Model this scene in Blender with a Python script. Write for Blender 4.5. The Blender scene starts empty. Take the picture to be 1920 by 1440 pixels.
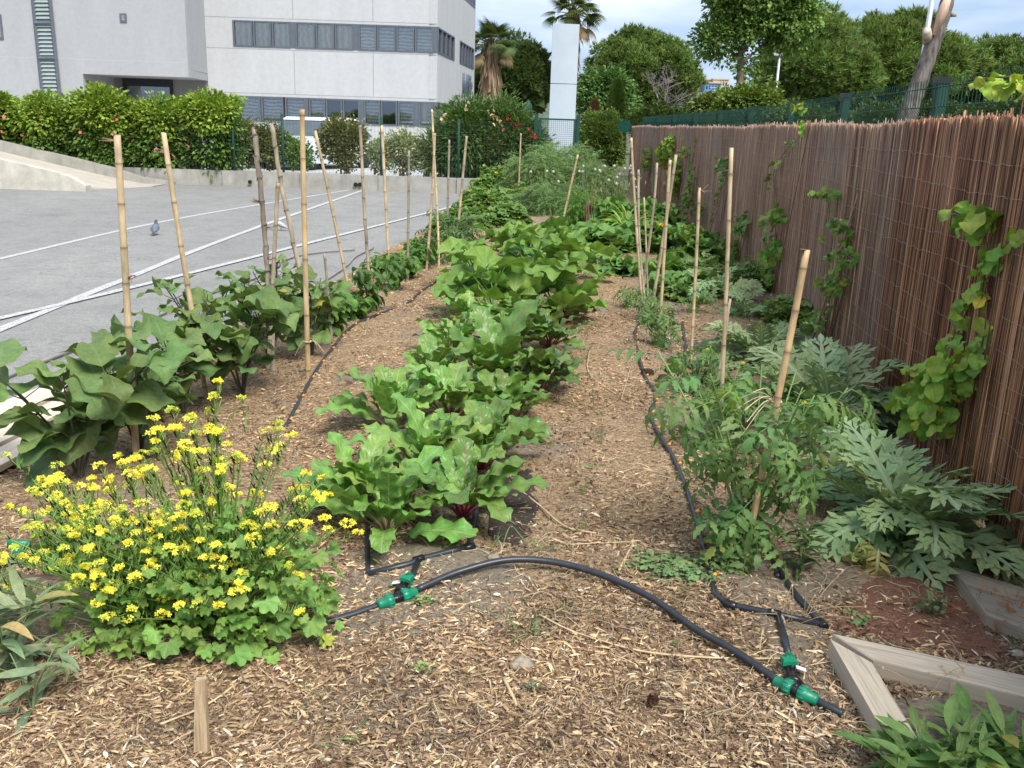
import bpy, math, numpy as np
from mathutils import Vector, Matrix
pi = math.pi
scene = bpy.context.scene
COL = scene.collection

# ------------------------------------------------------------------ camera
F = 1750.0; P = math.atan(483/1750); R = 0.033; H = 1.6
cam = bpy.data.cameras.new("camera"); cam.sensor_width = 36; cam.lens = F/1920*36
cam.clip_start = 0.05; cam.clip_end = 3000
camo = bpy.data.objects.new("camera", cam); COL.objects.link(camo)
upc = Vector((0, math.sin(P), math.cos(P))); fwd = Vector((0, math.cos(P), -math.sin(P))); rt = Vector((1, 0, 0))
ex = rt*math.cos(R) + upc*math.sin(R); ey = -rt*math.sin(R) + upc*math.cos(R); ez = -fwd
camo.matrix_world = Matrix(((ex.x, ey.x, ez.x, 0), (ex.y, ey.y, ez.y, 0), (ex.z, ey.z, ez.z, H), (0, 0, 0, 1)))
scene.camera = camo
scene.view_settings.view_transform = 'Standard'; scene.view_settings.look = 'None'
scene.view_settings.gamma = 1; scene.view_settings.use_curve_mapping = False
scene.view_settings.exposure = 1.22
scene.cycles.max_bounces = 6; scene.cycles.transparent_max_bounces = 8
scene.cycles.diffuse_bounces = 3; scene.cycles.glossy_bounces = 3; scene.cycles.transmission_bounces = 4

# ------------------------------------------------------------------ sky and sun (bright overcast)
SUN_EL, SUN_AZ = math.radians(52), math.radians(150)    # azimuth clockwise from +Y
w = bpy.data.worlds.new("World"); scene.world = w; w.use_nodes = True
nt = w.node_tree; nt.nodes.clear()
def N(t, kind, **kw):
    n = t.nodes.new(kind)
    for k, v in kw.items():
        if k.startswith('i_'): n.inputs[k[2:].replace('_', ' ')].default_value = v
        else: setattr(n, k, v)
    return n
o_ = N(nt, 'ShaderNodeOutputWorld'); bg = N(nt, 'ShaderNodeBackground'); bg.inputs[1].default_value = 0.1
sky = N(nt, 'ShaderNodeTexSky', sky_type='NISHITA', sun_disc=False, sun_elevation=SUN_EL, sun_rotation=SUN_AZ,
        air_density=1.0, dust_density=2.5, ozone_density=2.0)
tc = N(nt, 'ShaderNodeTexCoord'); mp = N(nt, 'ShaderNodeMapping'); mp.inputs['Scale'].default_value = (1.2, 1.2, 5.5)
n1 = N(nt, 'ShaderNodeTexNoise'); n1.inputs['Scale'].default_value = 2.2; n1.inputs['Detail'].default_value = 5; n1.inputs['Roughness'].default_value = .5
cr = N(nt, 'ShaderNodeValToRGB')
cr.color_ramp.elements[0].position = .42; cr.color_ramp.elements[0].color = (2.2, 2.95, 4.1, 1)
cr.color_ramp.elements[1].position = .62; cr.color_ramp.elements[1].color = (4.7, 5.1, 5.6, 1)
mx = N(nt, 'ShaderNodeMix', data_type='RGBA'); mx.inputs[0].default_value = .86
nt.links.new(tc.outputs['Generated'], mp.inputs[0]); nt.links.new(mp.outputs[0], n1.inputs['Vector'])
nt.links.new(n1.outputs[0], cr.inputs[0]); nt.links.new(sky.outputs[0], mx.inputs[6]); nt.links.new(cr.outputs[0], mx.inputs[7])
nt.links.new(mx.outputs[2], bg.inputs[0]); nt.links.new(bg.outputs[0], o_.inputs[0])
sl = bpy.data.lights.new("sun", 'SUN'); sl.energy = 2.2; sl.angle = math.radians(24); sl.color = (1, .965, .91)
so = bpy.data.objects.new("sun", sl); COL.objects.link(so)
sd = Vector((math.sin(SUN_AZ)*math.cos(SUN_EL), math.cos(SUN_AZ)*math.cos(SUN_EL), math.sin(SUN_EL)))
so.rotation_euler = sd.to_track_quat('Z', 'Y').to_euler()

# ------------------------------------------------------------------ from a picture point to a place
def ray(px, py):
    dx = (px-960)/F; dy = (720-py)/F
    a = dx*math.cos(R)-dy*math.sin(R); b = dx*math.sin(R)+dy*math.cos(R)
    return a, math.cos(P)+b*math.sin(P), -math.sin(P)+b*math.cos(P)
def G(px, py, z=0.0):
    x, y, v = ray(px, py); t = (z-H)/v
    return x*t, y*t
def D(px, py, Y):
    x, y, v = ray(px, py); t = Y/y
    return np.array((x*t, Y, H+v*t))

# ------------------------------------------------------------------ value noise
_r = np.random.default_rng(5); _T = _r.random((64, 64))
def vn(x, y, s=1.0):
    x = np.asarray(x, float)*s+100; y = np.asarray(y, float)*s+100
    xi = np.floor(x).astype(int); yi = np.floor(y).astype(int); fx = x-xi; fy = y-yi
    fx = fx*fx*(3-2*fx); fy = fy*fy*(3-2*fy)
    a = _T[xi % 64, yi % 64]; b = _T[(xi+1) % 64, yi % 64]; c = _T[xi % 64, (yi+1) % 64]; d = _T[(xi+1) % 64, (yi+1) % 64]
    return (a*(1-fx)+b*fx)*(1-fy)+(c*(1-fx)+d*fx)*fy
def bound(y):     # left edge of the garden
    return np.interp(y, [-2, 4.6, 5.7, 9.1, 15.5, 22, 26], [-2.75, -2.72, -2.65, -1.98, -1.5, -1.1, -.9])
def fence_x(y):
    return np.interp(y, [-2, 0, 3.4, 5.6, 9.4, 12, 17, 27], [1.45, 1.65, 2.02, 2.26, 2.68, 2.9, 3.1, 3.10])
def gh(x, y):     # height of the garden ground
    x = np.asarray(x, float); y = np.asarray(y, float)
    h = (vn(x, y, 1.3)-.5)*.05+(vn(x, y, 4)-.5)*.028+(vn(x, y, 11)-.5)*.014+(vn(x, y, 31)-.5)*.006
    e = np.clip((x-bound(y))/.25, 0, 1)
    return (h+.012)*e-.03*(1-e)

# ------------------------------------------------------------------ mesh accumulator
class Acc:
    def __init__(s): s.V = []; s.Q = []; s.T = []; s.U = []; s.C = []; s.n = 0
    def add(s, V, Q=None, T=None, U=None, C=(.5, .5, .5)):
        V = np.asarray(V, float).reshape(-1, 3); k = len(V)
        if Q is not None and len(Q): s.Q.append(np.asarray(Q, np.int64).reshape(-1, 4)+s.n)
        if T is not None and len(T): s.T.append(np.asarray(T, np.int64).reshape(-1, 3)+s.n)
        s.V.append(V); s.U.append(np.zeros((k, 2)) if U is None else np.asarray(U, float).reshape(-1, 2))
        C = np.asarray(C, float); s.C.append(np.broadcast_to(C, (k, 3)) if C.ndim == 1 else C.reshape(-1, 3)); s.n += k
    # many copies of one template: T = (V,Q,T,U), M (n,3,3), t (n,3), C (n,3)
    def inst(s, tpl, M, t, C):
        V, Q, T, U = tpl; n = len(M); k = len(V)
        W = np.einsum('nij,kj->nki', M, V)+t[:, None, :]
        off = (np.arange(n)*k)[:, None, None]
        q = (Q[None]+off).reshape(-1, 4) if Q is not None and len(Q) else None
        tt = (T[None]+off).reshape(-1, 3) if T is not None and len(T) else None
        s.add(W.reshape(-1, 3), q, tt, np.tile(U, (n, 1)), np.repeat(np.asarray(C, float).reshape(-1, 3) if np.ndim(C) > 1 else np.tile(C, (n, 1)), k, axis=0))
    def mesh(s, name, mat, off=(0, 0, 0), smooth=True):
        V = np.concatenate(s.V)-np.asarray(off, float); U = np.concatenate(s.U); C = np.concatenate(s.C)
        parts = []; tot = []
        if s.Q: q = np.concatenate(s.Q); parts.append(q.ravel()); tot.append(np.full(len(q), 4))
        if s.T: q = np.concatenate(s.T); parts.append(q.ravel()); tot.append(np.full(len(q), 3))
        idx = np.concatenate(parts).astype(np.int32); tot = np.concatenate(tot).astype(np.int32)
        me = bpy.data.meshes.new(name); me.vertices.add(len(V)); me.vertices.foreach_set('co', V.astype(np.float32).ravel())
        me.loops.add(len(idx)); me.loops.foreach_set('vertex_index', idx)
        me.polygons.add(len(tot)); st = np.zeros(len(tot), np.int32); st[1:] = np.cumsum(tot)[:-1]
        me.polygons.foreach_set('loop_start', st); me.polygons.foreach_set('loop_total', tot)
        me.polygons.foreach_set('use_smooth', np.full(len(tot), bool(smooth)))
        me.update(calc_edges=True)
        uv = me.uv_layers.new(name='UVMap'); uv.data.foreach_set('uv', U[idx].astype(np.float32).ravel())
        ca = me.color_attributes.new('col', 'FLOAT_COLOR', 'POINT')
        ca.data.foreach_set('color', np.concatenate([C, np.ones((len(C), 1))], 1).astype(np.float32).ravel())
        me.materials.append(mat); return me

def tagit(o, label=None, cat=None, group=None, kind=None):
    if label: o['label'] = label
    if cat: o['category'] = cat
    if group: o['group'] = group
    if kind: o['kind'] = kind
    return o
def thing(name, label, cat, loc=(0, 0, 0), group=None):
    o = bpy.data.objects.new(name, None); o.empty_display_size = .1; COL.objects.link(o); o.location = loc
    return tagit(o, label, cat, group)
def wl(o):
    v = np.zeros(3)
    while o is not None: v = v+np.array(o.location); o = o.parent
    return v
def part(name, acc, mat, parent=None, loc=None, smooth=True, label=None):
    base = wl(parent) if parent is not None else np.zeros(3)
    l = base if loc is None else np.asarray(loc, float)
    o = bpy.data.objects.new(name, acc.mesh(name, mat, l, smooth)); COL.objects.link(o)
    o.parent = parent; o.location = l-base
    if label: o['label'] = label
    return o
def solo(name, acc, mat, label, cat, group=None, loc=(0, 0, 0), smooth=True):
    return tagit(part(name, acc, mat, None, loc, smooth), label, cat, group)
def struct(name, acc, mat, smooth=False, kind='structure'):
    o = part(name, acc, mat, None, None, smooth); o['kind'] = kind; return o

# ------------------------------------------------------------------ shapes
def box(a, x0, x1, y0, y1, z0, z1, C=(.5, .5, .5), M=None):
    V = np.array([(x, y, z) for z in (z0, z1) for y in (y0, y1) for x in (x0, x1)], float)
    if M is not None: V = V@np.asarray(M)[:3, :3].T+np.asarray(M)[:3, 3]
    a.add(V, [(0, 2, 3, 1), (4, 5, 7, 6), (0, 1, 5, 4), (2, 6, 7, 3), (0, 4, 6, 2), (1, 3, 7, 5)], None, [(v[0]*.0, v[2]) for v in V], C)
def hexa(a, b4, t4, C=(.5, .5, .5)):      # bottom 4 and top 4 corners, same order (ccw seen from above)
    a.add(np.array(list(b4)+list(t4)), [(0, 3, 2, 1), (4, 5, 6, 7), (0, 1, 5, 4), (1, 2, 6, 5), (2, 3, 7, 6), (3, 0, 4, 7)], None, None, C)
def tube(a, pts, rad, sides=6, C=(.5, .5, .5), cap=True, ph=0.0):
    p = np.asarray(pts, float); n = len(p); rad = np.broadcast_to(np.asarray(rad, float), (n,))
    d = np.gradient(p, axis=0); d /= np.linalg.norm(d, axis=1)[:, None]+1e-9
    ref = np.array((0, 0, 1.)) if abs(d[:, 2]).mean() < .8 else np.array((0, 1., 0))
    s = np.cross(d, ref); s /= np.linalg.norm(s, axis=1)[:, None]+1e-9; t = np.cross(s, d)
    an = np.arange(sides)/sides*2*pi+ph
    V = p[:, None]+rad[:, None, None]*(np.cos(an)[None, :, None]*s[:, None]+np.sin(an)[None, :, None]*t[:, None])
    i = np.arange(n-1)[:, None]*sides; j = np.arange(sides)[None]; j2 = (j+1) % sides
    Q = np.stack([i+j, i+j2, i+sides+j2, i+sides+j], -1).reshape(-1, 4)
    V = V.reshape(-1, 3); T = []
    C = np.asarray(C, float); Cc = C if C.ndim == 1 else np.repeat(C, sides, axis=0)
    L = np.concatenate([[0], np.cumsum(np.linalg.norm(np.diff(p, axis=0), axis=1))])
    U = np.stack([np.tile(np.arange(sides)/sides, n), np.repeat(L, sides)], -1)
    if cap:
        V = np.concatenate([V, p[:1], p[-1:]]); m = n*sides
        T = [(m, (k+1) % sides, k) for k in range(sides)]+[(m+1, (n-1)*sides+k, (n-1)*sides+(k+1) % sides) for k in range(sides)]
        if Cc.ndim > 1: Cc = np.concatenate([Cc, C[:1], C[-1:]])
        U = np.concatenate([U, [(0, 0), (0, L[-1])]])
    a.add(V, Q, T, U, Cc)
def lathe(a, prof, c, sides=16, C=(.5, .5, .5), M=None):
    pr = np.array(prof, float); an = np.arange(sides)/sides*2*pi; n = len(pr)
    V = np.stack([pr[:, 0:1]*np.cos(an), pr[:, 0:1]*np.sin(an), np.repeat(pr[:, 1:2], sides, 1)], -1).reshape(-1, 3)
    if M is not None: V = V@np.asarray(M).T
    i = np.arange(n-1)[:, None]*sides; j = np.arange(sides)[None]; j2 = (j+1) % sides
    a.add(V+np.asarray(c, float), np.stack([i+j, i+j2, i+sides+j2, i+sides+j], -1).reshape(-1, 4), None, None, C)
def smoothpts(pts, k=6):      # Catmull-Rom through the points
    p = np.asarray(pts, float); p = np.concatenate([2*p[:1]-p[1:2], p, 2*p[-1:]-p[-2:-1]]); o = []
    for i in range(1, len(p)-2):
        for t in np.arange(k)/k:
            o.append(.5*((2*p[i])+(-p[i-1]+p[i+1])*t+(2*p[i-1]-5*p[i]+4*p[i+1]-p[i+2])*t*t+(-p[i-1]+3*p[i]-3*p[i+1]+p[i+2])*t**3))
    o.append(p[-2]); return np.array(o)

# ------------------------------------------------------------------ leaf shapes (x across, y along, z up)
def bend(V, L, droop, fold=.0, rip=0., rf=3., rng=None):
    V = V.copy(); v = V[:, 1]/L; ph = rng.random()*6 if rng is not None else 0
    n = V[:, 2]+fold*abs(V[:, 0])+rip*np.sin(rf*6.28*v+ph+np.sign(V[:, 0])*1.3)*abs(V[:, 0])/L*4
    k = max(abs(droop), 1e-3)*np.sign(droop if droop else 1)
    vv = np.clip(v, -1, 1.5); yy = L*np.sin(k*vv)/k; zz = -L*(1-np.cos(k*vv))/k
    V[:, 1] = yy+n*np.sin(k*vv); V[:, 2] = zz+n*np.cos(k*vv); return V
def blade(L, W, prof, ny=8, nx=2, jag=0., rng=None, droop=.8, fold=.15, rip=0., rf=2.5):
    v = np.linspace(0, 1, ny+1); u = np.linspace(-1, 1, 2*nx+1)
    wd = np.maximum(prof(v)*W, W*.015); uu, vv = np.meshgrid(u, v); X = uu*wd[:, None]; Y = vv*L
    if jag:
        j = (rng.random((ny+1, 2))-.5)*jag+np.where(np.arange(ny+1) % 2, .5, -.5)[:, None]*jag
        X = X.copy(); X[:, 0] *= 1+j[:, 0]; X[:, -1] *= 1+j[:, 1]
        Y = Y.copy(); Y[:, 0] += L*.03*j[:, 1]/max(jag, .01)*.5
    V = np.stack([X, Y, np.zeros_like(X)], -1).reshape(-1, 3); m = 2*nx+1
    i = np.arange(ny)[:, None]*m; jj = np.arange(2*nx)[None]
    Q = np.stack([i+jj, i+jj+1, i+m+jj+1, i+m+jj], -1).reshape(-1, 4)
    U = np.stack([(uu+1)/2, vv], -1).reshape(-1, 2)
    return bend(V, L, droop, fold, rip, rf, rng), Q, None, U
def palm(Rr, lobes=5, depth=.22, ser=.06, rng=None, cup=.12, droop=.5, spread=2.55, nr=3, per=6):
    n = lobes*per+1; th = np.linspace(-spread, spread, n); k = np.arange(n)/per
    r = 1-depth*(.5-.5*np.cos(2*pi*(k+.5)))[::1]; r = 1-depth*(np.cos(pi*(k % 1))**2) if per else r
    r = r*(1-.22*(abs(th)/spread)**2)*(1+(rng.random(n)-.5)*ser*2)
    r[0] *= .55; r[-1] *= .55
    V = [(0, 0, 0)]; U = [(.5, 0)]
    for q in range(1, nr+1):
        f = q/nr
        for i in range(n):
            R_ = Rr*r[i]*f if q == nr else Rr*f*(.4*r[i]+.6*r.mean())
            V.append((R_*math.sin(th[i]), R_*math.cos(th[i]), cup*Rr*f*f*(1+.5*math.cos(2*pi*k[i]))-.0)); U.append((k[i] % 1, f))
    T = [(0, 1+i, 2+i)[::-1] for i in range(n-1)]; Q = []
    for q in range(nr-1):
        b = 1+q*n
        Q += [(b+i, b+n+i, b+n+i+1, b+i+1)[::-1] for i in range(n-1)]
    V = np.array(V); V = bend(V, Rr, droop, 0, 0); V[:, 2] -= .12*abs(V[:, 0])**1.5/Rr**.5
    return V, np.array(Q), np.array(T), np.array(U)
def merge(lst):
    V = []; Q = []; T = []; U = []; n = 0
    for v, q, t, u in lst:
        V.append(v); U.append(u)
        if q is not None and len(q): Q.append(np.asarray(q)+n)
        if t is not None and len(t): T.append(np.asarray(t)+n)
        n += len(v)
    return np.concatenate(V), (np.concatenate(Q) if Q else None), (np.concatenate(T) if T else None), np.concatenate(U)
def place(tp, x, y, ang, s=1.0, z=0.0):
    V, q, t, u = tp; c, d = math.cos(ang), math.sin(ang); W = V*s
    return np.stack([W[:, 0]*c-W[:, 1]*d+x, W[:, 0]*d+W[:, 1]*c+y, W[:, 2]+z], -1), q, t, u
pr_ov = lambda v: np.sin(pi*np.clip(v, 0, 1)**.75)**.75
pr_egg = lambda v: (np.sin(pi*v**.7)**.8)*(1+.05*np.sin(v*14))
pr_lan = lambda v: np.sin(pi*v**.8)**.9
pr_beet = lambda v: np.clip(1.5*(v+.02)**.6*(1-v)**.42, 0, 1)
pr_cord = lambda v: np.clip(np.sqrt(np.clip(1-(1-v*2.1)**2, 0, 1))*(v < .45)+(v >= .45)*np.cos((v-.45)/.55*pi/2)**.75, 0, 1)
def art_leaf(L, W, rng, droop, deep=1.0):      # deeply cut grey-green artichoke leaf
    ls = [blade(L, W*.13, pr_lan, 8, 1, 0, rng, 0, .0)]
    n = 7
    for i in range(n):
        v = .10+.76*i/(n-1); ln = W*(math.sin(pi*(v*.75+.18))**.7)*(.85+.3*rng.random())
        for s in (-1, 1):
            ang = -s*(1.05-.5*v+.15*rng.random()); lb = blade(ln, ln*.135, pr_lan, 4, 1, .0, rng, .35, .2)
            ls.append(place(lb, s*W*.04, v*L, ang))
            if deep and ln > W*.45:
                for e in (-.55, .6): ls.append(place(blade(ln*.42, ln*.09, pr_lan, 2, 1, 0, rng, .2, .1), s*W*.04+math.sin(-ang)*ln*.42, v*L+math.cos(ang)*ln*.42, ang+e))
    tip = blade(W*.5, W*.12, pr_lan, 3, 1, 0, rng, 0, .1); ls.append(place(tip, 0, L*.9, 0))
    V, Q, T, U = merge(ls); V = bend(V, L, droop, .18, .02, 3, rng)
    U = np.stack([np.clip(V[:, 0]/W*.5+.5, 0, 1), U[:, 1]], -1); return V, Q, T, U
def tom_leaf(L, rng, droop):
    ls = [blade(L, L*.012, lambda v: 1-.5*v, 4, 1, 0, rng, 0, .0)]
    for i, v in enumerate((.32, .55, .78)):
        for s in (-1, 1):
            l = L*(.36, .42, .34)[i]*(.85+.3*rng.random())
            ls.append(place(blade(l, l*.18, pr_ov, 7, 1, .45, rng, .8, .3), s*.01*L, (v+.04*rng.random())*L, -s*(1.1+.3*rng.random()), 1))
    ls.append(place(blade(L*.42, L*.085, pr_ov, 8, 1, .45, rng, .6, .3), 0, L*.92, 0))
    V, Q, T, U = merge(ls); return bend(V, L, droop, -.2, 0, 3, rng), Q, T, U
def feather(L, rng, n=22):
    V = []; T = []
    for i in range(n):
        t = rng.random(); an = (rng.random()-.5)*2.6; l = L*.3*(1.1-t*.7); x0 = 0; y0 = t*L; w = L*.012
        z = (rng.random()-.5)*l
        V += [(x0-w, y0, 0), (x0+w, y0, 0), (x0+l*math.sin(an), y0+l*math.cos(an), z)]; T.append((3*i, 3*i+1, 3*i+2))
    k = len(V); V += [(-L*.008, 0, 0), (L*.008, 0, 0), (0, L, 0)]; T.append((k, k+1, k+2))
    V = np.array(V); return bend(V, L, .5, 0, 0), None, np.array(T), np.full((len(V), 2), .3)
def quadleaf(L, W, fold=.25):
    V = np.array([(0, 0, 0), (W, L*.45, fold*W), (0, L, -L*.12), (-W, L*.45, fold*W)]); return V, np.array([(0, 1, 2, 3)]), None, np.array([(.5, 0), (1, .5), (.5, 1), (0, .5)])
def tri_tuft(n, L, W, rng, spread=.7):
    V = []; T = []
    for i in range(n):
        a = rng.random()*6.28; e = rng.random()*spread; d = np.array((math.sin(e)*math.cos(a), math.cos(e), math.sin(e)*math.sin(a))); s = np.cross(d, rng.normal(size=3)); s /= np.linalg.norm(s)
        V += [-s*W, s*W, d*L*(.7+.5*rng.random())]; T.append((3*i, 3*i+1, 3*i+2))
    return np.array(V), None, np.array(T), np.full((3*n, 2), .3)

def rotm(az, pitch, roll):      # arrays -> (n,3,3)
    az, pitch, roll = np.broadcast_arrays(*[np.atleast_1d(np.asarray(q, float)) for q in (az, pitch, roll)])
    ca, sa, cp, sp, cr_, sr = np.cos(az), np.sin(az), np.cos(pitch), np.sin(pitch), np.cos(roll), np.sin(roll)
    Z = np.zeros_like(ca); O = np.ones_like(ca)
    A = np.stack([np.stack([ca, -sa, Z], -1), np.stack([sa, ca, Z], -1), np.stack([Z, Z, O], -1)], 1)
    B = np.stack([np.stack([O, Z, Z], -1), np.stack([Z, cp, -sp], -1), np.stack([Z, sp, cp], -1)], 1)
    Cc = np.stack([np.stack([cr_, Z, sr], -1), np.stack([Z, O, Z], -1), np.stack([-sr, Z, cr_], -1)], 1)
    return A@B@Cc
def jit(c, n, rng, a=.18, hue=.12):
    c = np.asarray(c, float); k = 1+(rng.random((n, 1))-.5)*2*a; h = 1+(rng.random((n, 3))-.5)*2*hue*np.array((1.4, .5, .8))
    c = c*k*h
    if 34 < c.shape[0] < 1500 and hue > .1 and np.mean(c[:, 1]) > np.mean(c[:, 0]): q = rng.random(len(c)) < .025; c[q] = c[q]*np.array((2.2, 1.35, .9))
    return np.clip(c, .002, 1)
def head(az, el):      # direction of a leaf whose local +y is turned by az, raised by el
    return np.stack([-np.sin(az)*np.cos(el), np.cos(az)*np.cos(el), np.sin(el)], -1)

# ------------------------------------------------------------------ materials
def newmat(name):
    m = bpy.data.materials.new(name); m.use_nodes = True; t = m.node_tree; b = t.nodes['Principled BSDF']; return m, t, b
def math_(t, op, a, b=None, c=None):
    n = t.nodes.new('ShaderNodeMath'); n.operation = op
    for i, v in enumerate((a, b, c)):
        if v is None: continue
        if isinstance(v, (int, float)): n.inputs[i].default_value = v
        else: t.links.new(v, n.inputs[i])
    return n.outputs[0]
def mixc(t, f, a, b, mode='MIX'):
    n = t.nodes.new('ShaderNodeMix'); n.data_type = 'RGBA'; n.blend_type = mode
    for i, v in ((0, f), (6, a), (7, b)):
        if isinstance(v, (int, float)): n.inputs[i].default_value = v
        elif isinstance(v, tuple): n.inputs[i].default_value = (*v, 1) if len(v) == 3 else v
        else: t.links.new(v, n.inputs[i])
    return n.outputs[2]
def noise(t, scale, detail=4, rough=.55, vec=None, dist=0.):
    n = t.nodes.new('ShaderNodeTexNoise'); n.inputs['Scale'].default_value = scale; n.inputs['Detail'].default_value = detail
    n.inputs['Roughness'].default_value = rough; n.inputs['Distortion'].default_value = dist
    if vec is not None: t.links.new(vec, n.inputs['Vector'])
    return n.outputs[0]
def ramp(t, v, stops):
    n = t.nodes.new('ShaderNodeValToRGB'); e = n.color_ramp.elements
    while len(e) < len(stops): e.new(.5)
    for i, (p_, c) in enumerate(stops):
        e[i].position = p_; e[i].color = (*c, 1) if isinstance(c, tuple) else (c, c, c, 1)
    t.links.new(v, n.inputs[0]); return n.outputs[0]
def objco(t, scale=(1, 1, 1)):
    c = t.nodes.new('ShaderNodeNewGeometry'); m = t.nodes.new('ShaderNodeMapping'); m.inputs['Scale'].default_value = scale
    t.links.new(c.outputs['Position'], m.inputs[0]); return m.outputs[0]
def bump(t, b, h, s=.3, d=.01):
    n = t.nodes.new('ShaderNodeBump'); n.inputs['Strength'].default_value = s; n.inputs['Distance'].default_value = d
    t.links.new(h, n.inputs['Height']); t.links.new(n.outputs[0], b.inputs['Normal'])
def attr(t):
    a = t.nodes.new('ShaderNodeAttribute'); a.attribute_name = 'col'; return a.outputs['Color']
def m_attr(name, rough=.6, nz=25., amt=.35, spec=.3, sc=(1, 1, 1), bmp=.0):
    m, t, b = newmat(name); v = objco(t, sc); n = noise(t, nz, 4, .6, v)
    f = ramp(t, n, [(.3, 1-amt), (.7, 1+amt*.6)]); t.links.new(mixc(t, 1., attr(t), f, 'MULTIPLY'), b.inputs['Base Color'])
    b.inputs['Roughness'].default_value = rough; b.inputs['Specular IOR Level'].default_value = spec
    if bmp: bump(t, b, n, bmp, .01)
    return m
def m_leaf(name, vein=(.25, .35, .15), vs=.6, nv=7., rough=.45, tr=.34, spec=.3, mid=.03, under=True, side=.06, bs=.25):
    m, t, b = newmat(name); a = attr(t)
    uv = t.nodes.new('ShaderNodeUVMap'); sp = t.nodes.new('ShaderNodeSeparateXYZ'); t.links.new(uv.outputs[0], sp.inputs[0])
    du = math_(t, 'ABSOLUTE', math_(t, 'SUBTRACT', sp.outputs[0], .5)); v = sp.outputs[1]
    midm = math_(t, 'LESS_THAN', du, mid)
    s = math_(t, 'FRACT', math_(t, 'SUBTRACT', math_(t, 'MULTIPLY', v, nv), math_(t, 'MULTIPLY', du, nv*.55)))
    sdm = math_(t, 'MULTIPLY', math_(t, 'LESS_THAN', math_(t, 'ABSOLUTE', math_(t, 'SUBTRACT', s, .5)), side), .55)
    vm = math_(t, 'MAXIMUM', midm, sdm)
    nz = noise(t, 60, 3, .6, objco(t)); col = mixc(t, 1., a, ramp(t, nz, [(.3, .92), (.75, 1.34)]), 'MULTIPLY'); col = mixc(t, 1., col, ramp(t, noise(t, 11, 3, .6, objco(t)), [(.3, (.9, .92, .88)), (.7, (1.28, 1.12, .9))]), 'MULTIPLY')
    col = mixc(t, math_(t, 'MULTIPLY', vm, vs), col, vein)
    if under:
        g = t.nodes.new('ShaderNodeNewGeometry'); col = mixc(t, math_(t, 'MULTIPLY', g.outputs['Backfacing'], .0), col, (.2, .3, .2))
    t.links.new(col, b.inputs['Base Color']); b.inputs['Roughness'].default_value = rough; b.inputs['Specular IOR Level'].default_value = spec
    # blistered surface between the side veins
    w_ = math_(t, 'ABSOLUTE', math_(t, 'SUBTRACT', s, .5)); hgt = math_(t, 'ADD', math_(t, 'MULTIPLY', w_, .8), math_(t, 'MULTIPLY', nz, .6)); bump(t, b, hgt, bs, .006)
    tb = t.nodes.new('ShaderNodeBsdfTranslucent'); ms = t.nodes.new('ShaderNodeMixShader'); ms.inputs[0].default_value = tr
    tcol = mixc(t, 1., col, (1.15, 1.2, .6), 'MULTIPLY'); t.links.new(tcol, tb.inputs[0])
    o = t.nodes['Material Output']; t.links.new(b.outputs[0], ms.inputs[1]); t.links.new(tb.outputs[0], ms.inputs[2]); t.links.new(ms.outputs[0], o.inputs[0])
    return m
def m_plain(name, c, rough=.5, metal=0., nz=8., amt=.12, spec=.5, bmp=0., sc=(1, 1, 1)):
    m, t, b = newmat(name); n = noise(t, nz, 5, .6, objco(t, sc))
    t.links.new(mixc(t, 1., tuple(c), ramp(t, n, [(.3, 1-amt), (.7, 1+amt)]), 'MULTIPLY'), b.inputs['Base Color'])
    b.inputs['Roughness'].default_value = rough; b.inputs['Metallic'].default_value = metal; b.inputs['Specular IOR Level'].default_value = spec
    if bmp: bump(t, b, n, bmp, .01)
    return m
LEAF = m_leaf('leaf_surface'); LEAFM = m_leaf('matt_leaf', (.16, .26, .14), .5, 6, .6, .2, .25)
BEET = m_leaf('beet_leaf', (.24, .10, .06), .55, 8, .38, .26, .45, .035, bs=.5); CHARD = m_leaf('beet_leaf_pale_rib', (.34, .42, .18), .75, 8, .38, .26, .45, .035, bs=.5)
ZUC = m_leaf('courgette_leaf', (.22, .34, .13), .6, 5, .5, .3, .3, .03, bs=.35); EGG = m_leaf('aubergine_leaf', (.20, .28, .14), .38, 6, .6, .22, .28, .025, bs=.3)
ART = m_leaf('artichoke_leaf', (.42, .52, .36), .6, 5, .75, .2, .15, .02, bs=.2); TREE = m_leaf('tree_leaf', (.1, .16, .05), .0, 5, .5, .25, .25, .0, side=0, bs=0)
PET = m_leaf('petal', (.5, .5, .1), .0, 5, .6, .3, .2, .0, side=0, bs=0)
STEM = m_attr('plant_stem', .5, 30, .2); BARK = m_attr('bark', .85, 14, .5, .15, (1, 1, .35), .6)
CHIP = m_attr('wood_chips', .8, 60, .35, .2)
# ================================================================== the setting
# ground sheets
a = Acc(); box(a, -700, 700, -60, 900, -.6, -.06, (.2, .19, .16))
m, t, b = newmat('dry_ground'); t.links.new(ramp(t, noise(t, .6, 6), [(.3, (.05, .065, .03)), (.7, (.13, .12, .08))]), b.inputs['Base Color']); b.inputs['Roughness'].default_value = .95
struct('ground', a, m)
m, t, b = newmat('asphalt'); co = objco(t)
c = ramp(t, noise(t, 110, 3, .7, co), [(.25, (.14, .135, .125)), (.75, (.37, .357, .332))])
c = mixc(t, 1., c, ramp(t, noise(t, .5, 4, .6, objco(t, (1, .35, 1))), [(.3, .84), (.7, 1.08)]), 'MULTIPLY'); c = mixc(t, 1., c, ramp(t, noise(t, 2.2, 5, .7, co), [(.32, .86), (.55, 1.03)]), 'MULTIPLY'); c = mixc(t, 1., c, ramp(t, noise(t, 28, 3, .7, co), [(.3, .8), (.7, 1.15)]), 'MULTIPLY')
vo = t.nodes.new('ShaderNodeTexVoronoi'); vo.feature = 'DISTANCE_TO_EDGE'; vo.inputs['Scale'].default_value = .55
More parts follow.
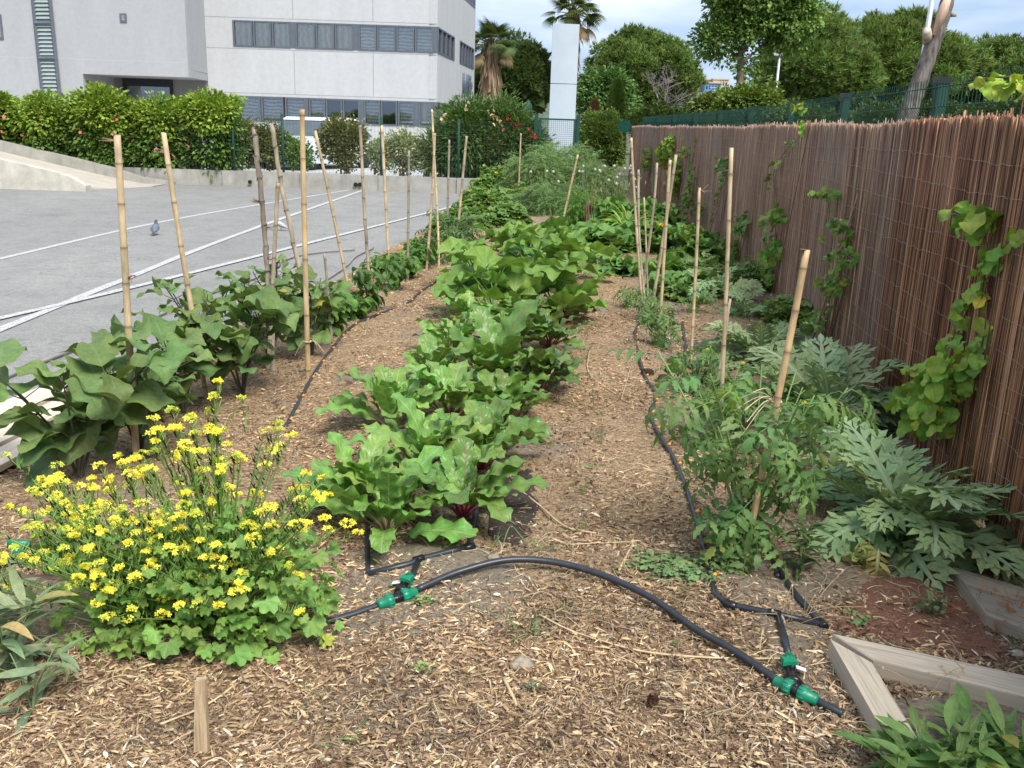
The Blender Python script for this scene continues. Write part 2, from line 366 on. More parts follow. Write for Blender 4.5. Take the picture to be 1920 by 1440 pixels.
wn = t.nodes.new('ShaderNodeVectorMath'); wn.operation = 'ADD'; nzc = t.nodes.new('ShaderNodeTexNoise'); nzc.inputs['Scale'].default_value = 2.5; nzc.inputs['Detail'].default_value = 6
t.links.new(co, nzc.inputs['Vector']); t.links.new(co, wn.inputs[0]); t.links.new(nzc.outputs[1], wn.inputs[1]); t.links.new(wn.outputs[0], vo.inputs['Vector'])
vo2 = t.nodes.new('ShaderNodeTexVoronoi'); vo2.feature = 'DISTANCE_TO_EDGE'; vo2.inputs['Scale'].default_value = 3.2; t.links.new(wn.outputs[0], vo2.inputs['Vector'])
cr1 = math_(t, 'LESS_THAN', vo.outputs[0], .006); cr2 = math_(t, 'MULTIPLY', math_(t, 'LESS_THAN', vo2.outputs[0], .01), math_(t, 'GREATER_THAN', noise(t, .7, 3, .5, co), .58))
c = mixc(t, math_(t, 'MULTIPLY', math_(t, 'MULTIPLY', math_(t, 'MAXIMUM', cr1, cr2), math_(t, 'GREATER_THAN', noise(t, 1.3, 4, .6, co), .45)), .32), c, (.07, .065, .06))
t.links.new(c, b.inputs['Base Color']); b.inputs['Roughness'].default_value = .9; bump(t, b, noise(t, 160, 2, .6, co), .4, .004); ASPH = m
a = Acc(); V = [(-60, -8, -.02), (2, -8, -.02), (2, 60, -.02), (-60, 60, -.02)]; a.add(np.array(V)[[0, 1, 2, 3]], [(0, 1, 2, 3)]); struct('car_park_asphalt', a, ASPH)

# garden ground, a bumpy sheet of mulch and crumbly soil
ny, nx = 620, 260
ys = -1.6+(np.linspace(0, 1, ny)**1.7)*28.2; S = np.linspace(0, 1, nx)
X = bound(ys)[:, None]-.03+S[None]*(fence_x(ys)+.9-bound(ys))[:, None]; Y = np.repeat(ys[:, None], nx, 1); Z = gh(X, Y)
a = Acc(); i = np.arange(ny-1)[:, None]*nx; j = np.arange(nx-1)[None]
a.add(np.stack([X, Y, Z], -1).reshape(-1, 3), np.stack([i+j, i+j+1, i+nx+j+1, i+nx+j], -1).reshape(-1, 4))
m, t, b = newmat('mulch_and_soil'); co = objco(t)
mul = ramp(t, noise(t, 55, 6, .75, co, .6), [(.28, (.05, .028, .018)), (.45, (.26, .168, .095)), (.58, (.50, .35, .21)), (.72, (.72, .56, .38))])
mul2 = ramp(t, noise(t, 140, 4, .7, objco(t, (1, .4, 1)), 1.), [(.3, .7), (.7, 1.3)]); mul = mixc(t, 1., mul, mul2, 'MULTIPLY')
soil = ramp(t, noise(t, 40, 7, .75, co), [(.3, (.10, .075, .052)), (.5, (.25, .20, .145)), (.7, (.42, .35, .27))])
sxy = t.nodes.new('ShaderNodeSeparateXYZ'); t.links.new(co, sxy.inputs[0])
f = math_(t, 'ADD', noise(t, 1.7, 5, .6, co), 0)
# strips of bare soil under the bed rows (by position along x)
for cx, wd in ((-.28, .42), (1.05, .38), (2.0, .5)):
    xx = math_(t, 'SUBTRACT', sxy.outputs[0], math_(t, 'ADD', math_(t, 'MULTIPLY', sxy.outputs[1], .055), cx-.2))
    g = math_(t, 'MAXIMUM', math_(t, 'SUBTRACT', 1., math_(t, 'DIVIDE', math_(t, 'ABSOLUTE', xx), wd)), 0.)
    f = math_(t, 'ADD', f, math_(t, 'MULTIPLY', g, .16))
fm = ramp(t, f, [(.56, 0.), (.66, 1.)]); c = mixc(t, fm, mul, soil)
t.links.new(c, b.inputs['Base Color']); b.inputs['Roughness'].default_value = .95; b.inputs['Specular IOR Level'].default_value = .15
bump(t, b, noise(t, 70, 5, .75, co, .4), .9, .02); struct('garden_ground', a, m, True)
def soil_patch(name, pts, mat, h=.012, kind='structure', n=46):
    p = np.array([G(*q) for q in pts]); lo = p.min(0); hi = p.max(0); a = Acc()
    gx, gy = np.meshgrid(np.linspace(lo[0], hi[0], n), np.linspace(lo[1], hi[1], n))
    def inside(x, y):
        r = np.full(x.shape, 1e9); sg = np.zeros(x.shape, bool)
        for k in range(len(p)):
            A, B = p[k], p[(k+1) % len(p)]; d = B-A; tt = np.clip(((x-A[0])*d[0]+(y-A[1])*d[1])/(d@d), 0, 1)
            r = np.minimum(r, np.hypot(x-A[0]-tt*d[0], y-A[1]-tt*d[1]))
            cr_ = ((A[1] > y) != (B[1] > y)) & (x < (B[0]-A[0])*(y-A[1])/(B[1]-A[1]+1e-12)+A[0]); sg ^= cr_
        return np.where(sg, r, -r)
    dd = inside(gx, gy)+.06*(vn(gx, gy, 9)-.5); zz = gh(gx, gy)+np.clip(dd/.06, -1, 1)*h+.004*(vn(gx, gy, 40)-.5)
    i = np.arange(n-1)[:, None]*n; j = np.arange(n-1)[None]
    a.add(np.stack([gx, gy, zz], -1).reshape(-1, 3), np.stack([i+j, i+j+1, i+n+j+1, i+n+j], -1).reshape(-1, 4))
    return tagit(part(name, a, mat), kind=kind)
def m_soil(name, s, nz=60):
    m, t, b = newmat(name); n = noise(t, nz, 7, .8, objco(t)); t.links.new(ramp(t, n, s), b.inputs['Base Color']); b.inputs['Roughness'].default_value = 1; bump(t, b, n, 1., .02); return m
RED = m_soil('red_crumbly_soil', [(.3, (.15, .05, .03)), (.52, (.34, .15, .09)), (.72, (.52, .31, .21))], 80)
DARK = m_soil('damp_dark_soil', [(.35, (.022, .016, .012)), (.6, (.09, .065, .048)), (.75, (.24, .19, .14))], 60)
LSOIL = m_soil('pale_crumbly_soil', [(.3, (.10, .078, .055)), (.5, (.28, .225, .16)), (.7, (.46, .385, .29))], 50)
SAND = m_soil('fine_orange_chips', [(.3, (.17, .10, .06)), (.5, (.38, .25, .16)), (.7, (.58, .43, .3))], 90)
soil_patch('red_soil', [(1545, 1180), (1640, 1075), (1800, 1050), (1880, 1180), (1900, 1265), (1700, 1215)], RED, .012)
soil_patch('dark_soil', [(915, 1010), (925, 900), (990, 880), (1010, 960), (975, 1060)], DARK, .01)
soil_patch('pale_soil', [(560, 1170), (700, 1010), (900, 1040), (1010, 1110), (960, 1180), (720, 1190), (560, 1230)], LSOIL, .008)
soil_patch('pale_soil', [(1330, 1050), (1480, 1040), (1560, 1200), (1590, 1370), (1480, 1330), (1380, 1160)], LSOIL, .008)
soil_patch('pale_soil', [(1650, 1330), (1920, 1290), (2050, 1440), (1740, 1470)], LSOIL, .02)
soil_patch('pale_soil', [(-60, 1100), (150, 1070), (280, 1180), (60, 1230), (-60, 1230)], LSOIL, .014)
soil_patch('orange_chip_mulch', [(1440, 880), (1400, 760), (1330, 640), (1340, 560), (1400, 620), (1450, 720), (1560, 830), (1560, 940)], SAND, .01)

# painted lines on the car park
m, t, b = newmat('worn_white_paint'); co = objco(t)
f = ramp(t, noise(t, 60, 5, .7, co), [(.42, 0.), (.52, 1.)]); t.links.new(mixc(t, f, (.27, .265, .25), (.54, .54, .53)), b.inputs['Base Color']); b.inputs['Roughness'].default_value = .7
PAINT = m
def strip(name, pts, wd, mat, z=-.016):
    p = smoothpts([(*G(*q), 0) for q in pts], 8); d = np.gradient(p, axis=0); n = np.stack([-d[:, 1], d[:, 0], 0*d[:, 0]], -1); n /= np.linalg.norm(n, axis=1)[:, None]
    jz = (vn(p[:, 0], p[:, 1], 3)-.5)*wd*.25
    a = Acc(); L = p+n*(wd/2+jz)[:, None]; Rr = p-n*(wd/2); k = len(p)
    V = np.concatenate([L, Rr]); V[:, 2] = z; i = np.arange(k-1); a.add(V, np.stack([i, k+i, k+i+1, i+1], -1)); struct(name, a, mat)
strip('painted_line', [(-500, 600), (0, 482), (350, 405), (685, 350)], .085, PAINT)
strip('painted_line', [(-250, 715), (0, 614), (233, 521), (450, 436), (685, 354)], .095, PAINT, -.012)
strip('painted_line', [(-250, 652), (0, 594), (233, 540), (500, 474), (885, 377)], .09, PAINT, -.008)

# concrete kerb wall, ramp
m, t, b = newmat('stained_concrete'); co = objco(t)
c = ramp(t, noise(t, 3, 6, .65, co), [(.3, (.25, .24, .21)), (.7, (.40, .385, .34))]); c = mixc(t, ramp(t, noise(t, 6, 5, .7, objco(t, (1, 1, .15))), [(.5, 0.), (.72, .5)]), c, (.16, .15, .12))
t.links.new(c, b.inputs['Base Color']); b.inputs['Roughness'].default_value = .9; bump(t, b, noise(t, 30, 4, .6, co), .3, .01); CONC = m
m, t, b = newmat('pale_ramp_concrete'); c = ramp(t, noise(t, 5, 6, .7, objco(t, (.5, 1, 1))), [(.3, (.38, .34, .28)), (.7, (.52, .47, .395))]); t.links.new(c, b.inputs['Base Color']); b.inputs['Roughness'].default_value = .9; RAMP = m
k = thing('kerb_wall', 'low stained concrete kerb wall carrying the green mesh fence beyond the car park', 'wall', (-4, 23.2, 0))
xs = np.arange(-11, .5, 1.9)
for i_, x0 in enumerate(xs):
    a = Acc(); yy = 23.05+(x0+4)*-.02; box(a, x0+.004, x0+1.896, yy, yy+.3, -.04, .34+(i_ % 3)*.004); part('concrete_block', a, CONC, k, smooth=False)
for px, py, r in ((667, 346, .05), (675, 346, .05), (469, 341, .045)):
    c0 = D(px, py, 23.06); a = Acc(); tube(a, [(c0[0], 23.02, c0[2]), (c0[0], 23.07, c0[2])], r, 12, (.01, .01, .01)); part('drain_hole', a, m_plain('dark_hole', (.01, .01, .01), 1), k, smooth=False)
# ramp: rises to the left between two low walls
zr = lambda x: np.clip((-9.2-x)*.2, -.008, .9)
xr = np.linspace(-30, -8.5, 44); a = Acc(); V = np.concatenate([np.stack([xr, 20.3+0*xr+np.clip((xr+9.3)*2.2, 0, 2), zr(xr)], -1), np.stack([xr, 23.0+0*xr, zr(xr)], -1)])
i = np.arange(43); a.add(V, np.stack([i, i+1, 45+i, 44+i], -1)); S_ = np.stack([xr, 20.3+0*xr+np.clip((xr+9.3)*2.2, 0, 2), 0*xr-.3], -1); a.add(np.concatenate([V[:44], S_]), np.stack([i, 44+i, 45+i, i+1], -1)[:, ::-1]); struct('ramp', a, RAMP)
a = Acc(); xw = np.linspace(-30, -9.15, 60); top = np.clip(zr(xw), 0, 2)+.10+.15*np.clip((-9.15-xw)/.5, 0, 1)**.5
for i in range(59):
    hexa(a, [(xw[i], 20.05, -.05), (xw[i+1], 20.05, -.05), (xw[i+1], 20.3, -.05), (xw[i], 20.3, -.05)], [(xw[i], 20.05, top[i]), (xw[i+1], 20.05, top[i+1]), (xw[i+1], 20.3, top[i+1]), (xw[i], 20.3, top[i])])
solo('ramp_wall', a, m_plain('ramp_wall_concrete', (.5, .47, .4), .9, 0, 4, .2), 'low pale concrete side wall with rounded end on the near side of the ramp', 'wall', None, (-12, 20.2, 0), False)
a = Acc(); xw = np.linspace(-30, -8.3, 30); top = zr(xw)+.06+.18*np.clip((-8.3-xw)/1.6, 0, 1)
for i in range(29):
    hexa(a, [(xw[i], 22.82, -.05), (xw[i+1], 22.82, -.05), (xw[i+1], 23.04, -.05), (xw[i], 23.04, -.05)], [(xw[i], 22.82, top[i]), (xw[i+1], 22.82, top[i+1]), (xw[i+1], 23.04, top[i+1]), (xw[i], 23.04, top[i])])
solo('ramp_kerb', a, CONC, 'raised grey kerb sloping down along the hedge side of the ramp', 'kerb', None, (-12, 22.9, 0), False)
a = Acc(); box(a, -40, 1.2, 23.4, 41.9, -.05, .22); m, t, b = newmat('pale_court_paving'); t.links.new(ramp(t, noise(t, 2, 5), [(.3, (.36, .36, .36)), (.7, (.48, .48, .47))]), b.inputs['Base Color']); b.inputs['Roughness'].default_value = .9; struct('court_paving', a, m)

# ================================================================== building
def m_wall(name, c, joint=None):
    m, t, b = newmat(name); co = objco(t); n = noise(t, 5, 6, .7, co)
    cc = mixc(t, 1., tuple(c), ramp(t, n, [(.3, .93), (.7, 1.05)]), 'MULTIPLY'); cc = mixc(t, 1., cc, ramp(t, noise(t, 1.5, 4, .6, objco(t, (1, 1, .2))), [(.35, .95), (.7, 1.03)]), 'MULTIPLY')
    t.links.new(cc, b.inputs['Base Color']); b.inputs['Roughness'].default_value = .85; bump(t, b, noise(t, 25, 4, .7, co), .25, .02); return m
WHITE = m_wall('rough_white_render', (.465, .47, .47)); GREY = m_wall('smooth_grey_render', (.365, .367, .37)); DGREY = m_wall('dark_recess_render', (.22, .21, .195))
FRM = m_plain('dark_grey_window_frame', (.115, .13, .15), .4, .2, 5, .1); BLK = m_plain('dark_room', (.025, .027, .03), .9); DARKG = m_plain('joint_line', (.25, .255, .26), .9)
m, t, b = newmat('window_glass'); b.inputs['Base Color'].default_value = (.55, .62, .66, 1); b.inputs['Roughness'].default_value = .02
gl = t.nodes.new('ShaderNodeBsdfGlossy'); gl.inputs['Roughness'].default_value = .02; gl.inputs[0].default_value = (.8, .85, .9, 1); tp_ = t.nodes.new('ShaderNodeBsdfTransparent'); tp_.inputs[0].default_value = (.88, .9, .88, 1)
ms = t.nodes.new('ShaderNodeMixShader'); fr = t.nodes.new('ShaderNodeFresnel'); fr.inputs[0].default_value = 1.6
t.links.new(math_(t, 'ADD', math_(t, 'MULTIPLY', fr.outputs[0], .8), .2), ms.inputs[0]); t.links.new(tp_.outputs[0], ms.inputs[1]); t.links.new(gl.outputs[0], ms.inputs[2]); t.links.new(ms.outputs[0], t.nodes['Material Output'].inputs[0]); GLASS = m
def m_curtain(name, c1, c2, vertical=True, sc=26):
    m, t, b = newmat(name); co = objco(t); s = t.nodes.new('ShaderNodeSeparateXYZ'); t.links.new(co, s.inputs[0])
    f = math_(t, 'SINE', math_(t, 'ADD', math_(t, 'MULTIPLY', s.outputs[0 if vertical else 2], sc), math_(t, 'MULTIPLY', noise(t, 3, 3, .5, co), 7)))
    t.links.new(mixc(t, math_(t, 'ADD', math_(t, 'MULTIPLY', f, .5), .5), tuple(c1), tuple(c2)), b.inputs['Base Color']); b.inputs['Roughness'].default_value = .9; return m
CURT = m_curtain('beige_curtain', (.42, .39, .31), (.75, .70, .58)); BLIND = m_curtain('grey_blind', (.35, .36, .36), (.8, .81, .8), False, 45)
yb = 42.0; C0 = D(388, 100, yb)[0]-.02; C1 = -3.64
b0 = thing('office_building', 'white rendered office block with grey ribbon windows behind the car park', 'building', (-9, 42, 0))
# heights of the two window bands
zl0, zl1, zu0, zu1 = 1.45, 2.50, 4.50, 5.55
xw0, xl0 = D(437, 60, yb)[0], D(442, 200, yb)[0]
a = Acc(); T_ = .35
box(a, C0, C1-.35, yb, yb+T_, -.1, zl0); box(a, C0, xl0, yb, yb+T_, zl0, zl1); box(a, C0, C1-.35, yb, yb+T_, zl1, zu0)
box(a, C0, xw0, yb, yb+T_, zu0, zu1); box(a, C0, C1-.35, yb, yb+T_, zu1, 9.6)
# side wall, going back from the corner
sd0 = np.array((C1, yb)); sd1 = np.array((-2.62, 53.8)); dv = (sd1-sd0)/np.linalg.norm(sd1-sd0); nv_ = np.array((dv[1], -dv[0])); Ls = np.linalg.norm(sd1-sd0)
def side(s, d=0.): q = sd0+dv*s-nv_*d; return q[0], q[1]
def sbox(a, s0, s1, d0, d1, z0, z1, C=(.5, .5, .5)):
    q = [side(s0, d0), side(s1, d0), side(s1, d1), side(s0, d1)]; hexa(a, [(*p_, z0) for p_ in q], [(*p_, z1) for p_ in q], C)
SW = [(0.0, 4.6, zu0, zu1), (6.3, 11.4, zu0, zu1), (0, 3.6, zl0, zl1), (6.5, 11.5, 7.62, 8.7)]
cuts = [-.1, zl0, zl1, zu0, zu1, 7.62, 8.7, 9.6]
for z0, z1 in zip(cuts, cuts[1:]):
    s = 0.0
    for w_ in sorted([q for q in SW if q[2] <= z0+.01 and q[3] >= z1-.01]): 
        if w_[0] > s: sbox(a, s, w_[0], 0, .35, z0, z1)
        s = w_[1]
    if s < Ls: sbox(a, s, Ls, 0, .35, z0, z1)
part('wall', a, WHITE, b0, smooth=False)
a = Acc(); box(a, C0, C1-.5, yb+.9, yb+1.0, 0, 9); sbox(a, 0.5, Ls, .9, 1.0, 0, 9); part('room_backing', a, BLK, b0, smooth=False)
a = Acc(); q = [(C0, yb+.35), side(.35, .35), side(Ls, .35), (C0, 53.8)]; hexa(a, [(*p_, 9.3) for p_ in q], [(*p_, 9.5) for p_ in q]); part('roof', a, CONC, b0, smooth=False)
a = Acc()
for z in (2.62, 4.42, 5.66): box(a, C0, C1, yb-.002, yb+.02, z-.012, z+.012)
for px in (552, 700):
    x = D(px, 130, yb)[0]; box(a, x-.012, x+.012, yb-.004, yb+.02, 2.64, 4.4); box(a, x-.012, x+.012, yb-.004, yb+.02, 5.68, 9.5)
part('joint', a, DARKG, b0, smooth=False)
def fwin(px0, px1, z0, z1, fill):
    x0, x1 = D(px0, 150 if z0 < 3 else 70, yb)[0]-.0, D(px1, 150 if z0 < 3 else 70, yb)[0]
    f = Acc(); e = .07
    box(f, x0, x0+e, yb-.03, yb+.12, z0+.06, z1-.06); box(f, x1-e, x1, yb-.03, yb+.12, z0+.06, z1-.06); box(f, x0, x1, yb-.03, yb+.12, z0, z0+.06); box(f, x0, x1, yb-.03, yb+.12, z1-.06, z1)
    w_ = part('window', f, FRM, b0, smooth=False); g = Acc(); g.add([(x0+e, yb+.05, z0+.06), (x1-e, yb+.05, z0+.06), (x1-e, yb+.05, z1-.06), (x0+e, yb+.05, z1-.06)], [(0, 1, 2, 3)]); part('pane', g, GLASS, w_, smooth=False)
    if fill:
        c = Acc(); n = 24; xx = np.linspace(x0, x1, n); yy = yb+.15+.03*np.sin(xx*30); zlo = z0+(.35 if fill == 3 else 0)
        c.add(np.concatenate([np.stack([xx, yy, 0*xx+zlo], -1), np.stack([xx, yy, 0*xx+z1], -1)]), np.stack([np.arange(n-1), np.arange(1, n), n+np.arange(1, n), n+np.arange(n-1)], -1)); part('curtain', c, CURT if fill == 1 else BLIND, w_)
for q in ((437, 474, 1), (475, 509, 1), (510, 545, 1), (554, 591, 1), (592, 627, 1), (628, 663, 1), (672, 706, 2), (707, 742, 2), (743, 777, 2), (778, 813, 2)): fwin(q[0], q[1], zu0, zu1, q[2])
for q in ((442, 487, 2), (488, 530, 2), (533, 572, 2), (578, 609, 2), (610, 641, 0), (642, 674, 0), (682, 713, 2), (714, 745, 0), (746, 778, 2), (785, 813, 1)): fwin(q[0], q[1], zl0, zl1, q[2])
a = Acc()
for q in ((545, 554), (663, 672), (813, 820)):
    x0, x1 = D(q[0], 70, yb)[0], D(q[1], 70, yb)[0]; a = Acc(); box(a, x0, x1, yb-.01, yb+.2, zu0, zu1); part('mullion_panel', a, FRM, b0, smooth=False)
for q in ((572, 578), (674, 682), (778, 785), (813, 819)):
    x0, x1 = D(q[0], 200, yb)[0], D(q[1], 200, yb)[0]; a = Acc(); box(a, x0, x1, yb-.01, yb+.2, zl0, zl1); part('mullion_panel', a, FRM, b0, smooth=False)
for (s0, s1, z0, z1) in SW:
    n = max(3, int(round((s1-s0)/1.05))); st = (s1-s0)/n
    for i_ in range(n):
        f = Acc(); A, B = s0+i_*st+.01, s0+(i_+1)*st-.01; sbox(f, A, A+.08, -.03, .12, z0+.06, z1-.06); sbox(f, B-.08, B, -.03, .12, z0+.06, z1-.06); sbox(f, A, B, -.03, .12, z0, z0+.06); sbox(f, A, B, -.03, .12, z1-.06, z1)
        w_ = part('window', f, FRM, b0, smooth=False); g = Acc(); p0, p1 = side(A+.08, .05), side(B-.08, .05); g.add([(*p0, z0+.06), (*p1, z0+.06), (*p1, z1-.06), (*p0, z1-.06)], [(0, 1, 2, 3)]); part('pane', g, GLASS, w_, smooth=False)
        if i_ % 2: c = Acc(); p0, p1 = side(A, .3), side(B, .3); c.add([(*p0, z0), (*p1, z0), (*p1, z1), (*p0, z1)], [(0, 1, 2, 3)]); part('curtain', c, BLIND, w_, smooth=False)
# lettering on the side wall
cu = bpy.data.curves.new('lettering', 'FONT'); cu.body = 'Le Môle'; cu.size = 1.55; cu.extrude = .05; cu.space_character = 1.0
to = bpy.data.objects.new('lettering', cu); COL.objects.link(to); bpy.context.view_layer.update()
me = bpy.data.meshes.new_from_object(to.evaluated_get(bpy.context.evaluated_depsgraph_get())); COL.objects.unlink(to); bpy.data.objects.remove(to)
me.materials.clear(); me.materials.append(m_plain('slate_letter', (.10, .13, .17), .4)); lo = bpy.data.objects.new('lettering', me); COL.objects.link(lo); lo.parent = b0
ang = math.atan2(dv[1], dv[0]); p0 = side(7.3, -.06); lo.location = (p0[0]+9, p0[1]-42, 3.15); lo.rotation_euler = (pi/2, 0, ang); lo.scale = (.62, .9, 1)
# protruding grey volume on the left with an entrance recess beneath
yf = 39.0
a = Acc(); c_ = D(354, 145, yf); zb = float(c_[2]); xf = float(c_[0]); xe = float(D(155, 138, yf)[0]); xL = -40.
box(a, xL, xe, yf, 42.3, -.1, zb); box(a, xL, xf, yf, yf+.3, zb, 9.8)
hexa(a, [(xe, yf+.3, zb), (xf, yf+.3, zb), (C0-.02, 42.0, zb), (xe, 42.0, zb)], [(xe, yf+.3, zb+.3), (xf, yf+.3, zb+.3), (C0-.02, 42.0, zb+.3), (xe, 42.0, zb+.3)])
hexa(a, [(xf-.3, yf+.3, zb+.3), (xf, yf+.3, zb+.3), (C0-.02, 42.2, zb+.3), (C0-.4, 42.2, zb+.3)], [(xf-.3, yf+.3, 9.8), (xf, yf+.3, 9.8), (C0-.02, 42.2, 9.8), (C0-.4, 42.2, 9.8)])
part('wing_wall', a, GREY, b0, smooth=False)
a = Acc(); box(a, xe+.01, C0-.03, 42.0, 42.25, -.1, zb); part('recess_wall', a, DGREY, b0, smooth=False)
x0, x1 = D(230, 150, 41.9)[0], D(322, 150, 41.9)[0]
a = Acc(); box(a, x0, x1, 41.85, 41.99, 2.75, zb-.02); box(a, x0, x0+.12, 41.85, 41.99, 0, 2.75); box(a, x1-.1, x1, 41.85, 41.99, 0, 2.75); d_ = part('entrance', a, BLK, b0, smooth=False)
a = Acc(); a.add([(x0+.12, 41.93, 0), (x1-.1, 41.93, 0), (x1-.1, 41.93, 2.75), (x0+.12, 41.93, 2.75)], [(0, 1, 2, 3)]); part('pane', a, GLASS, d_, smooth=False)
a = Acc(); z_ = D(200, 113, yf)[2]; box(a, -40, xf-.02, yf-.003, yf+.02, z_-.012, z_+.012); part('joint', a, m_plain('pale_joint', (.42, .42, .43), .9), b0, smooth=False)
# slanting louvred strip
pts = [D(62, 0, yf-.05), D(93, 0, yf-.05), D(110, 165, yf-.05), D(79, 165, yf-.05)]
up0 = pts[0]+(pts[0]-pts[3])*.6; up1 = pts[1]+(pts[1]-pts[2])*.6; dn0 = pts[3]+(pts[3]-pts[0])*.5; dn1 = pts[2]+(pts[2]-pts[1])*.5
def lerp(a_, b_, t_): return a_+(b_-a_)*t_
f = Acc(); g = Acc()
for e0, e1 in ((up0, dn0), (up1, dn1)): tube(f, [e0, e1], .09, 4)
for t_ in (0, .2, .41, .6, .8, 1): tube(f, [lerp(up0, dn0, t_), lerp(up1, dn1, t_)], .12, 4)
lw = part('louvre_window', f, FRM, b0, smooth=False)
for t_ in np.linspace(0.01, .99, 46):
    A, B = lerp(up0, dn0, t_), lerp(up1, dn1, t_); v = np.array((0, .03, .1)); o = np.array((0, -.05, -.04)); g.add([A+o, B+o, B+v, A+v], [(0, 1, 2, 3)])
part('slat', g, m_plain('louvre_glass', (.28, .33, .32), .25), lw, smooth=False)
for (px0, py0, px1, py1) in ((224, 25, 238, 42), (-30, 26, 7, 74)):
    A = D(px0, py0, yf-.02); B = D(px1, py1, yf-.02); f = Acc()
    box(f, A[0], B[0], yf-.04, yf+.02, B[2], A[2]); w_ = part('window', f, FRM, b0, smooth=False); g = Acc(); box(g, A[0]+.07, B[0]-.07, yf-.045, yf-.04, B[2]+.07, A[2]-.07); part('pane', g, m_plain('dull_glass', (.2, .22, .23), .1), w_, smooth=False)
# ================================================================== trees and background
def clump_points(blobs, n, rng, shell=.55):
    wts = np.array([b_[3]*b_[4]*b_[5] for b_ in blobs]); wts = wts/wts.sum(); k = rng.choice(len(blobs), n, p=wts)
    d = rng.normal(size=(n, 3)); d /= np.linalg.norm(d, axis=1)[:, None]; r = (shell+(1-shell)*rng.random(n)**.6)
    B = np.array(blobs, float)[k]; return B[:, :3]+d*B[:, 3:6]*r[:, None], d
def crown(acc, blobs, ncl, nper, tpl, cr, col, rng, size=(.7, 1.3), up=.4, shell=.6, flat=1.):
    c, d = clump_points(blobs, ncl, rng, shell); tone = (rng.random(ncl)-.5)
    k = np.repeat(np.arange(ncl), nper); n = len(k); o = rng.normal(size=(n, 3)); o /= np.linalg.norm(o, axis=1)[:, None]; rr = cr*(.25+.75*rng.random(n)**.5)*(.7+.6*rng.random(ncl))[k]
    o[:, 2] *= flat; pos = c[k]+o*rr[:, None]; h = d[k]*.5+o*.6+np.array((0, 0, up)); h += rng.normal(size=(n, 3))*.25; h /= np.linalg.norm(h, axis=1)[:, None]
    az = np.arctan2(-h[:, 0], h[:, 1]); el = np.arcsin(np.clip(h[:, 2], -1, 1)); M = rotm(az, el, (rng.random(n)-.5)*2)*(size[0]+(size[1]-size[0])*rng.random(n))[:, None, None]
    C = jit(col, n, rng, .2)*(1+tone[k, None]*.5)
    for i, tp in enumerate(tpl if isinstance(tpl, list) else [tpl]):
        m_ = np.arange(n) % (len(tpl) if isinstance(tpl, list) else 1) == i; acc.inst(tp, M[m_], pos[m_], C[m_])
def trunk(acc, pts, r0, r1, C=(.16, .13, .10), sides=8):
    p = smoothpts(pts, 5); tube(acc, p, np.linspace(r0, r1, len(p)), sides, C)
def blobset(c, r, n, rng, br=.45, flat=.8):      # smaller lobes over a dome
    o = []
    for i in range(n):
        a_ = rng.random()*6.28; e = np.arcsin(rng.random()*1.25-.25); q = .62+.2*rng.random(); s = br*(.7+.6*rng.random())
        o.append((c[0]+r[0]*q*math.cos(a_)*math.cos(e), c[1]+r[1]*q*math.sin(a_)*math.cos(e), c[2]+r[2]*q*math.sin(e), r[0]*s*.8, r[1]*s*.8, r[2]*s*flat))
    return o
GRP_P = 'umbrella pines behind the garden'
def pine(px, ptop, pbot, halfw, Y, seed, label, col=(.060, .098, .030), ncl=420, trunkx=0, ratio=.8):
    rng = np.random.default_rng(seed); tz = D(px, ptop, Y)[2]; bz = D(px, pbot, Y)[2]; x = D(px, (ptop+pbot)/2, Y)[0]; hw = halfw/F*Y*.98
    r = thing('pine_tree', label, 'tree', (x, Y, 0), GRP_P); cz = (tz+bz)/2; rz = (tz-bz)/2
    t_ = Acc(); trunk(t_, [(x+trunkx, Y, -.1), (x+trunkx*.8, Y, cz*.45), (x, Y, cz)], .24, .12)
    for k in range(6): 
        a_ = rng.random()*6.28; trunk(t_, [(x+trunkx*.6, Y, cz*.5), (x+hw*.3*math.cos(a_), Y+hw*.3*math.sin(a_), cz*.8), (x+hw*.7*math.cos(a_), Y+hw*.7*math.sin(a_), cz)], .1, .04)
    part('trunk', t_, BARK, r)
    a = Acc(); bl = blobset((x, Y, cz), (hw, hw*ratio, rz), 40, rng, .29, .9)+[(x, Y, cz, hw*.72, hw*.6, rz*.72)]
    tp = [tri_tuft(9, .27, .032, rng, 1.1) for _ in range(4)]; crown(a, bl, int(ncl*1.25), 60, tp, .62, tuple(1.4*q_ for q_ in col), rng, (.7, 1.25), .5, .72, .75)
    big = [quadleaf(.9, .35, .1)]; p_, d = clump_points([(x, Y, cz, hw*.78, hw*.6, rz*.78)], 1300, rng, .3); a.inst(big[0], rotm(rng.random(1300)*6.28, (rng.random(1300)-.5)*2, rng.random(1300)*3), p_, jit(np.array(col)*.75, 1300, rng))  # oversized inner leaves added to block light through the crown, darker than the tufts
    part('crown', a, TREE, r)
pine(968, 70, 232, 80, 62, 1, 'dark rounded pine between the first palm and the pylon', (.055, .092, .028), 360)
pine(1205, 58, 240, 108, 66, 2, 'big domed pine right of the tall pylon', (.095, .15, .042), 480)
pine(1540, 32, 245, 105, 44, 3, 'broad pine behind the deciduous tree, rising above the green fence', (.10, .155, .045), 480)
pine(1680, 28, 245, 130, 46, 4, 'wide pine behind the leaning pruned trunk', (.10, .15, .044), 540)
pine(1890, 82, 245, 130, 48, 5, 'lower pine at the far right beyond the green fence', (.09, .14, .042), 460)
